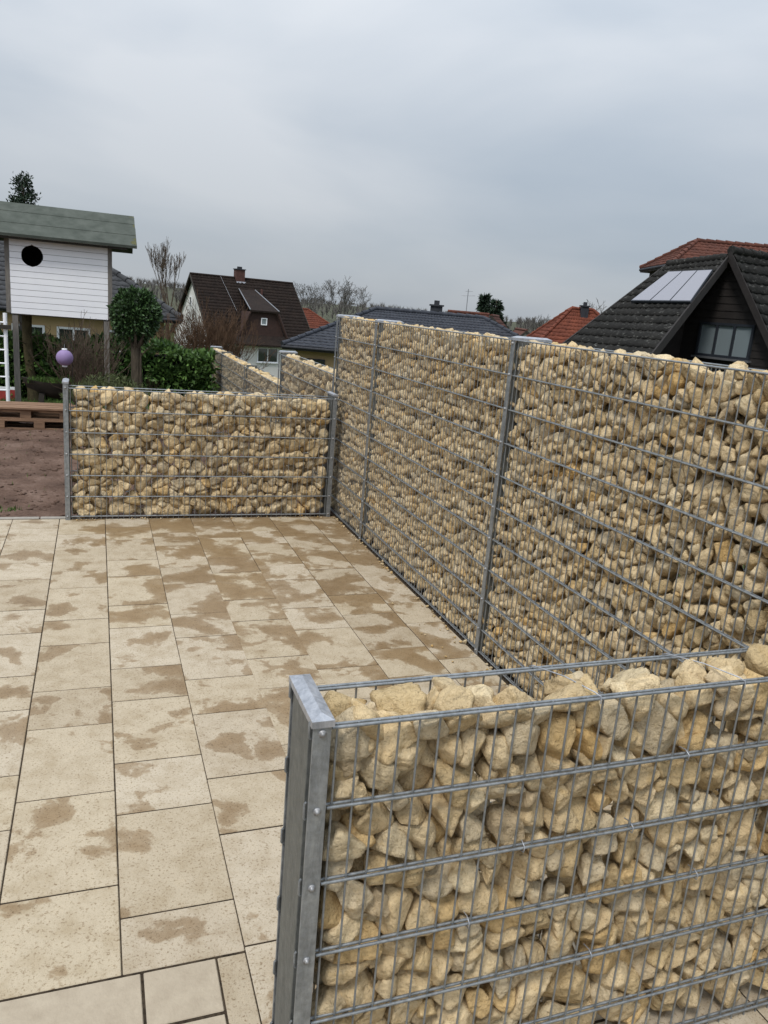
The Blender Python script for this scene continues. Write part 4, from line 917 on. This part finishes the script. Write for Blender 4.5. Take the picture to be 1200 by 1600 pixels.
def black_house():
    zg = -2.45
    A = at(1143, 394, 21.4); th = math.radians(80); rr = np.array([math.sin(th), math.cos(th), 0]); n = np.array([math.cos(th), -math.sin(th), 0]); k = 1.30
    root = tag(empty('black_house', (A[0], A[1], zg)), 'black clad gabled house with mossy tiles and solar collectors at right', 'house'); o = np.array([A[0], A[1], zg])
    up = np.array([0, 0, 1.]); Lw = 7.0; hs = 3.3
    # gable wing
    G = lambda a, b_, z: A*[1, 1, 0]+rr*a+n*b_+up*z-o
    zr = A[2]; ze = zr-k*hs
    b = MB(); b.prism([G(.25, -hs+.3, zg-1), G(.25, -hs+.3, ze+k*.3-.1), G(.25, 0, zr-.14), G(.25, hs-.3, ze+k*.3-.1), G(.25, hs-.3, zg-1)], rr*Lw); b.build('gable_wall', MAT['blackclad'], root)
    for j in range(14):                                     # cladding boards
        z0 = zr-.55-.2*j; hw = max(.05, min((zr-.16-z0-.19)/k, hs-.3)); 
        b = MB(); b.hexa([G(.25, -hw, z0), G(.25, hw, z0), G(.25, hw, z0+.19), G(.25, -hw, z0+.19)], [G(.226, -hw, z0), G(.226, hw, z0), G(.24, hw, z0+.19), G(.24, -hw, z0+.19)]); b.build('cladding_board', MAT['blackclad'], root)
    q = [G(0, hs, ze), G(Lw, hs, ze), G(Lw, 0, zr), G(0, 0, zr)]; t_ = up*.12
    b = MB(); b.hexa([p-t_ for p in q], q); rf = b.build('roof', MAT['tile_dark'], root); tiled('roof_tiles', *[p+up*.01 for p in q], .34, .3, MAT['tile_dark'], rf, .03, .045)
    q = [G(Lw, -hs, ze), G(0, -hs, ze), G(0, -.001, zr), G(Lw, -.001, zr)]; b = MB(); b.hexa([p-t_ for p in q], q); b.build('roof', MAT['tile_dark'], root)
    b = MB()
    for j in range(18): b.tube([G(.4*j-.03, 0, zr+.05), G(.4*j+.43, 0, zr+.03)], [.13, .105], 8)
    b.build('ridge_tiles', MAT['tile_dark'], rf)
    for s_ in (-1, 1):
        b = MB(); w = .04; b.hexa([G(-w, s_*hs, ze-.26), G(0, s_*hs, ze-.26), G(0, 0, zr-.26), G(-w, 0, zr-.26)], [G(-w, s_*hs, ze+.03), G(0, s_*hs, ze+.03), G(0, 0, zr+.03), G(-w, 0, zr+.03)]); b.build('verge_board', MAT['blackclad'], rf)
    # three-part window in the gable: corners read off the gable plane
    pl = A+rr*.2; c0 = onplane(1086, 555, pl, rr)-o; c1 = onplane(1180, 508, pl, rr)-o; c2 = onplane(1170, 563, pl, rr)-o
    w = float(np.dot(c2-c0, n)); z0 = float(c0[2]+c2[2])/2; h = float(c1[2])-z0
    p = G(.22, float(np.dot(c0, n)), 0); p[2] = z0
    window(root, p, n, w, h, 'anth', 'paleglass', 3)
    # side roof with the collectors
    F_ = onz(1043, 415, 4.0); tl = math.radians(-10); r2 = np.array([math.sin(tl), math.cos(tl), 0]); n2 = np.array([math.cos(tl), -math.sin(tl), 0]); kk = math.tan(math.radians(34.5))
    pn = np.array([-n2[0]*math.sin(math.atan(kk)), -n2[1]*math.sin(math.atan(kk)), math.cos(math.atan(kk))])
    E0 = F_-n2*4.6-up*4.6*kk                                # far eave
    N1 = onplane(1136, 404, F_, pn); Nb = onplane(1017, 556, F_, pn)
    N0 = N1+(Nb-N1)*((4.6*kk-(F_[2]-N1[2]))/(N1[2]-Nb[2]))
    q = [E0-o, N0-o, N1-o, F_-o]
    b = MB(); b.hexa([p-t_ for p in q], q); sr = b.build('side_roof', MAT['tile_dark'], root)
    tiled('roof_tiles', *[p+up*.012 for p in q], .34, .3, MAT['tile_dark'], sr, .03, .045)
    b = MB(); m = 9
    for j in range(m): b.tube([q[3]+(q[2]-q[3])*j/m+up*.04, q[3]+(q[2]-q[3])*(j+1.06)/m+up*.03], [.12, .1], 8)
    b.build('ridge_tiles', MAT['tile_dark'], sr)
    b = MB(); b.hexa([q[1]-up*.22, q[1]-up*.22+n*.05, q[2]-up*.22+n*.05, q[2]-up*.22], [q[1]+up*.08, q[1]+up*.08+n*.05, q[2]+up*.08+n*.05, q[2]+up*.08]); b.build('verge_board', MAT['blackclad'], sr)
    b = MB(); b.hexa([q[0]-up*.22, q[0]-up*.22+r2*.05, q[3]-up*.22+r2*.05, q[3]-up*.22], [q[0]+up*.06, q[0]+up*.06+r2*.05, q[3]+up*.06+r2*.05, q[3]+up*.06]); b.build('verge_board', MAT['blackclad'], sr)
    back = F_+n2*3.2-up*3.2*kk-o; back2 = N1+n2*2.2-up*2.2*kk-o
    b = MB(); b.hexa([q[3]-t_+up*.001, q[2]-t_, back2-t_, back-t_], [q[3]+up*.001, q[2], back2, back]); b.build('rear_roof', MAT['tile_dark'], root)
    b = MB(); e = E0-o+n2*.5-r2*.35; s2 = N0-o+n2*.5+r2*.3; zc = e[2]+.15
    fl = [e*[1, 1, 0]+up*-1, s2*[1, 1, 0]+up*-1, back2*[1, 1, 0]+up*-1, (back-r2*.35)*[1, 1, 0]+up*-1]
    b.hexa(fl, [p*[1, 1, 0]+up*zc for p in fl]); b.build('side_wall', MAT['blackclad'], root)
    b = MB(); qa, qb = F_-o-r2*.3-up*.14, E0-o-r2*.3+n2*.5-up*.05; b.prism([qa, qb, qb*[1, 1, 0]+up*zc, (back-r2*.3)*[1, 1, 0]+up*zc], -r2*.2); b.build('side_wall', MAT['blackclad'], root)
    # solar collectors: three panels on the side roof
    pp = F_+pn*.13
    tl_, tr_, br_, bl_ = (onplane(*c, pp, pn)-o for c in ((1045, 424), (1114, 421), (1079, 471), (985, 470)))
    for j in range(3):
        L0, L1 = j/3+.004, (j+1)/3-.004
        c = [bl_+(br_-bl_)*L0, bl_+(br_-bl_)*L1, tl_+(tr_-tl_)*L1, tl_+(tr_-tl_)*L0]; cen = sum(c)/4
        b = MB(); b.hexa([x-pn*.06 for x in c], [x+pn*.002 for x in c]); sp = b.build('solar_collector', MAT['anth'], sr)
        ci = [cen+(x-cen)*.955 for x in c]; b = MB(); b.hexa(ci, [x+pn*.008 for x in ci]); b.build('collector_glass', MAT['collector'], sp)
black_house()

# ------------------------------------------------------------------ far trees, hills
for k, (px, py, d, h, lab) in enumerate([(262, 458, 60, 6.4, 'upright bare tree left of the white gabled house'), (482, 470, 95, 6.2, 'small bare round tree just right of the dark gabled roof'),
        (536, 474, 90, 6.6, 'spreading bare tree standing alone between the roofs'), (935, 478, 70, 4.2, 'thin bare tree top beside the red hipped roof'),
        (838, 508, 85, 4.6, 'bare twiggy tree beyond the pale gable'), (850, 506, 100, 4.0, 'faint bare tree behind the pale gable, right one')]):
    c = at(px, py, d); top = {0: 406, 1: 441, 2: 440, 3: 464, 4: 490, 5: 494}[k]
    ztop = at(px, top, d)[2]; zb = ztop-h
    bare_tree('bare_tree', lab, (c[0], c[1], zb), h, .16, 70+k, 'twig' if k < 1 else 'fartwig', 7 if k < 3 else 5, group='bare trees between the houses', spread=.26 if k == 0 else .5, up=.5 if k == 0 else .15, minr=.011 if k < 1 else .016, kids=(2, 3))
def evergreen():
    g = np.random.default_rng(90); c = at(37, 330, 40); zt = at(37, 276, 40)[2]; h = zt+2
    root = tag(empty('evergreen_tree', (c[0], c[1], -2.0)), 'small dark evergreen tree top showing above the playhouse roof', 'tree')
    b = MB(); b.tube([(0, 0, -.3), (0, 0, h*.5), (0, 0, h*.96)], [.12, .09, .02], 7); P = []; D = []
    for k in range(70):
        t = g.random(); z = h-3.4*t; l = g.uniform(.25, 1)*(.12+.62*math.sin(min(1, t*1.9+.05)*math.pi*.5)); a = g.uniform(0, 6.28); tip = np.array([math.cos(a)*l, math.sin(a)*l, z])
        b.tube([(0, 0, z-.25), tuple(tip)], [.025, .008], 4, cap=False); q = tip+g.normal(size=(55, 3))*np.array([.11, .11, .12]); P.append(q); D.append(q-tip+[0, 0, .1])
    b.build('trunk', MAT['bark'], root); leaves('crown', np.concatenate(P), np.concatenate(D)*4, .15, MAT['conifer'], root, g, droop=-.1, aspect=.5)
evergreen()
for k, (px, top, d, r) in enumerate([(756, 455, 75, 2.3), (774, 463, 78, 1.9)]):
    c = at(px, 490, d); zt = at(px, top, d)[2]; conifer('conifer_tree', ['tall dark spruce behind the redbrown roofs', 'shorter dark spruce right beside the taller one'][k], (c[0], c[1], zt-7), 7, r, 95+k, 4200, .5, .15)

def hills():
    az = np.radians(np.linspace(-24, 62, 130)); rad = np.array([230, 300, 380, 470, 620, 900])
    prof = lambda a: 3.2+4.0*np.exp(-((a+.07)/.17)**2)+1.0*np.sin(a*9+.5)+.7*np.sin(a*21+1)+1.2*np.exp(-((a-.6)/.12)**2)
    V = []
    for i, r in enumerate(rad):
        f_ = [0, .25, .6, .85, 1, 0.2][i]
        V.append(np.stack([r*np.sin(az), r*np.cos(az), -6.6+f_*(prof(az)+6.0*.9)], 1))
    V = np.concatenate(V); m = len(az); i, j = np.meshgrid(np.arange(5), np.arange(m-1), indexing='ij'); q = (i*m+j).ravel()
    tag(link('hills', np_mesh('hills', V, np.stack([q, q+1, q+m+1, q+m], 1), MAT['hill'], True)), kind='structure')
    # bare woodland covering the slopes: tapering trunks with upswept twigs
    g = np.random.default_rng(44); VV = []; n = 2600
    a = g.uniform(-.40, 1.05, n); r = g.uniform(300, 520, n); zb = -6.6+np.interp(r, rad, [0, .25, .6, .85, 1, .2])*(prof(a)+5.4)
    h = g.uniform(3.0, 5.6, n); cx_, cy_ = r*np.sin(a), r*np.cos(a)
    for k in range(20):
        t = g.uniform(.15, .55, n); ang = g.uniform(0, 6.28, n); sp = g.uniform(.15, .42, n)*h; w = .09
        p0 = np.stack([cx_, cy_, zb+h*t], 1); p1 = np.stack([cx_+np.cos(ang)*sp, cy_+np.sin(ang)*sp, zb+h*np.minimum(1, t+g.uniform(.25, .6, n))], 1)
        sd_ = np.stack([np.cos(a)*w, -np.sin(a)*w, 0*a], 1); VV.append(np.stack([p0-sd_, p0+sd_, p1], 1).reshape(-1, 3))
    sd_ = np.stack([np.cos(a)*.16, -np.sin(a)*.16, 0*a], 1); p0 = np.stack([cx_, cy_, zb-.4], 1); p1 = np.stack([cx_, cy_, zb+h*.9], 1); VV.append(np.stack([p0-sd_, p0+sd_, p1], 1).reshape(-1, 3))
    V = np.concatenate(VV); tag(link('woodland', np_mesh('woodland', V, np.arange(len(V)).reshape(-1, 3), MAT['fartwig'])), 'distant leafless grey brown wood along the low hills', 'woodland', kind='stuff')
hills()
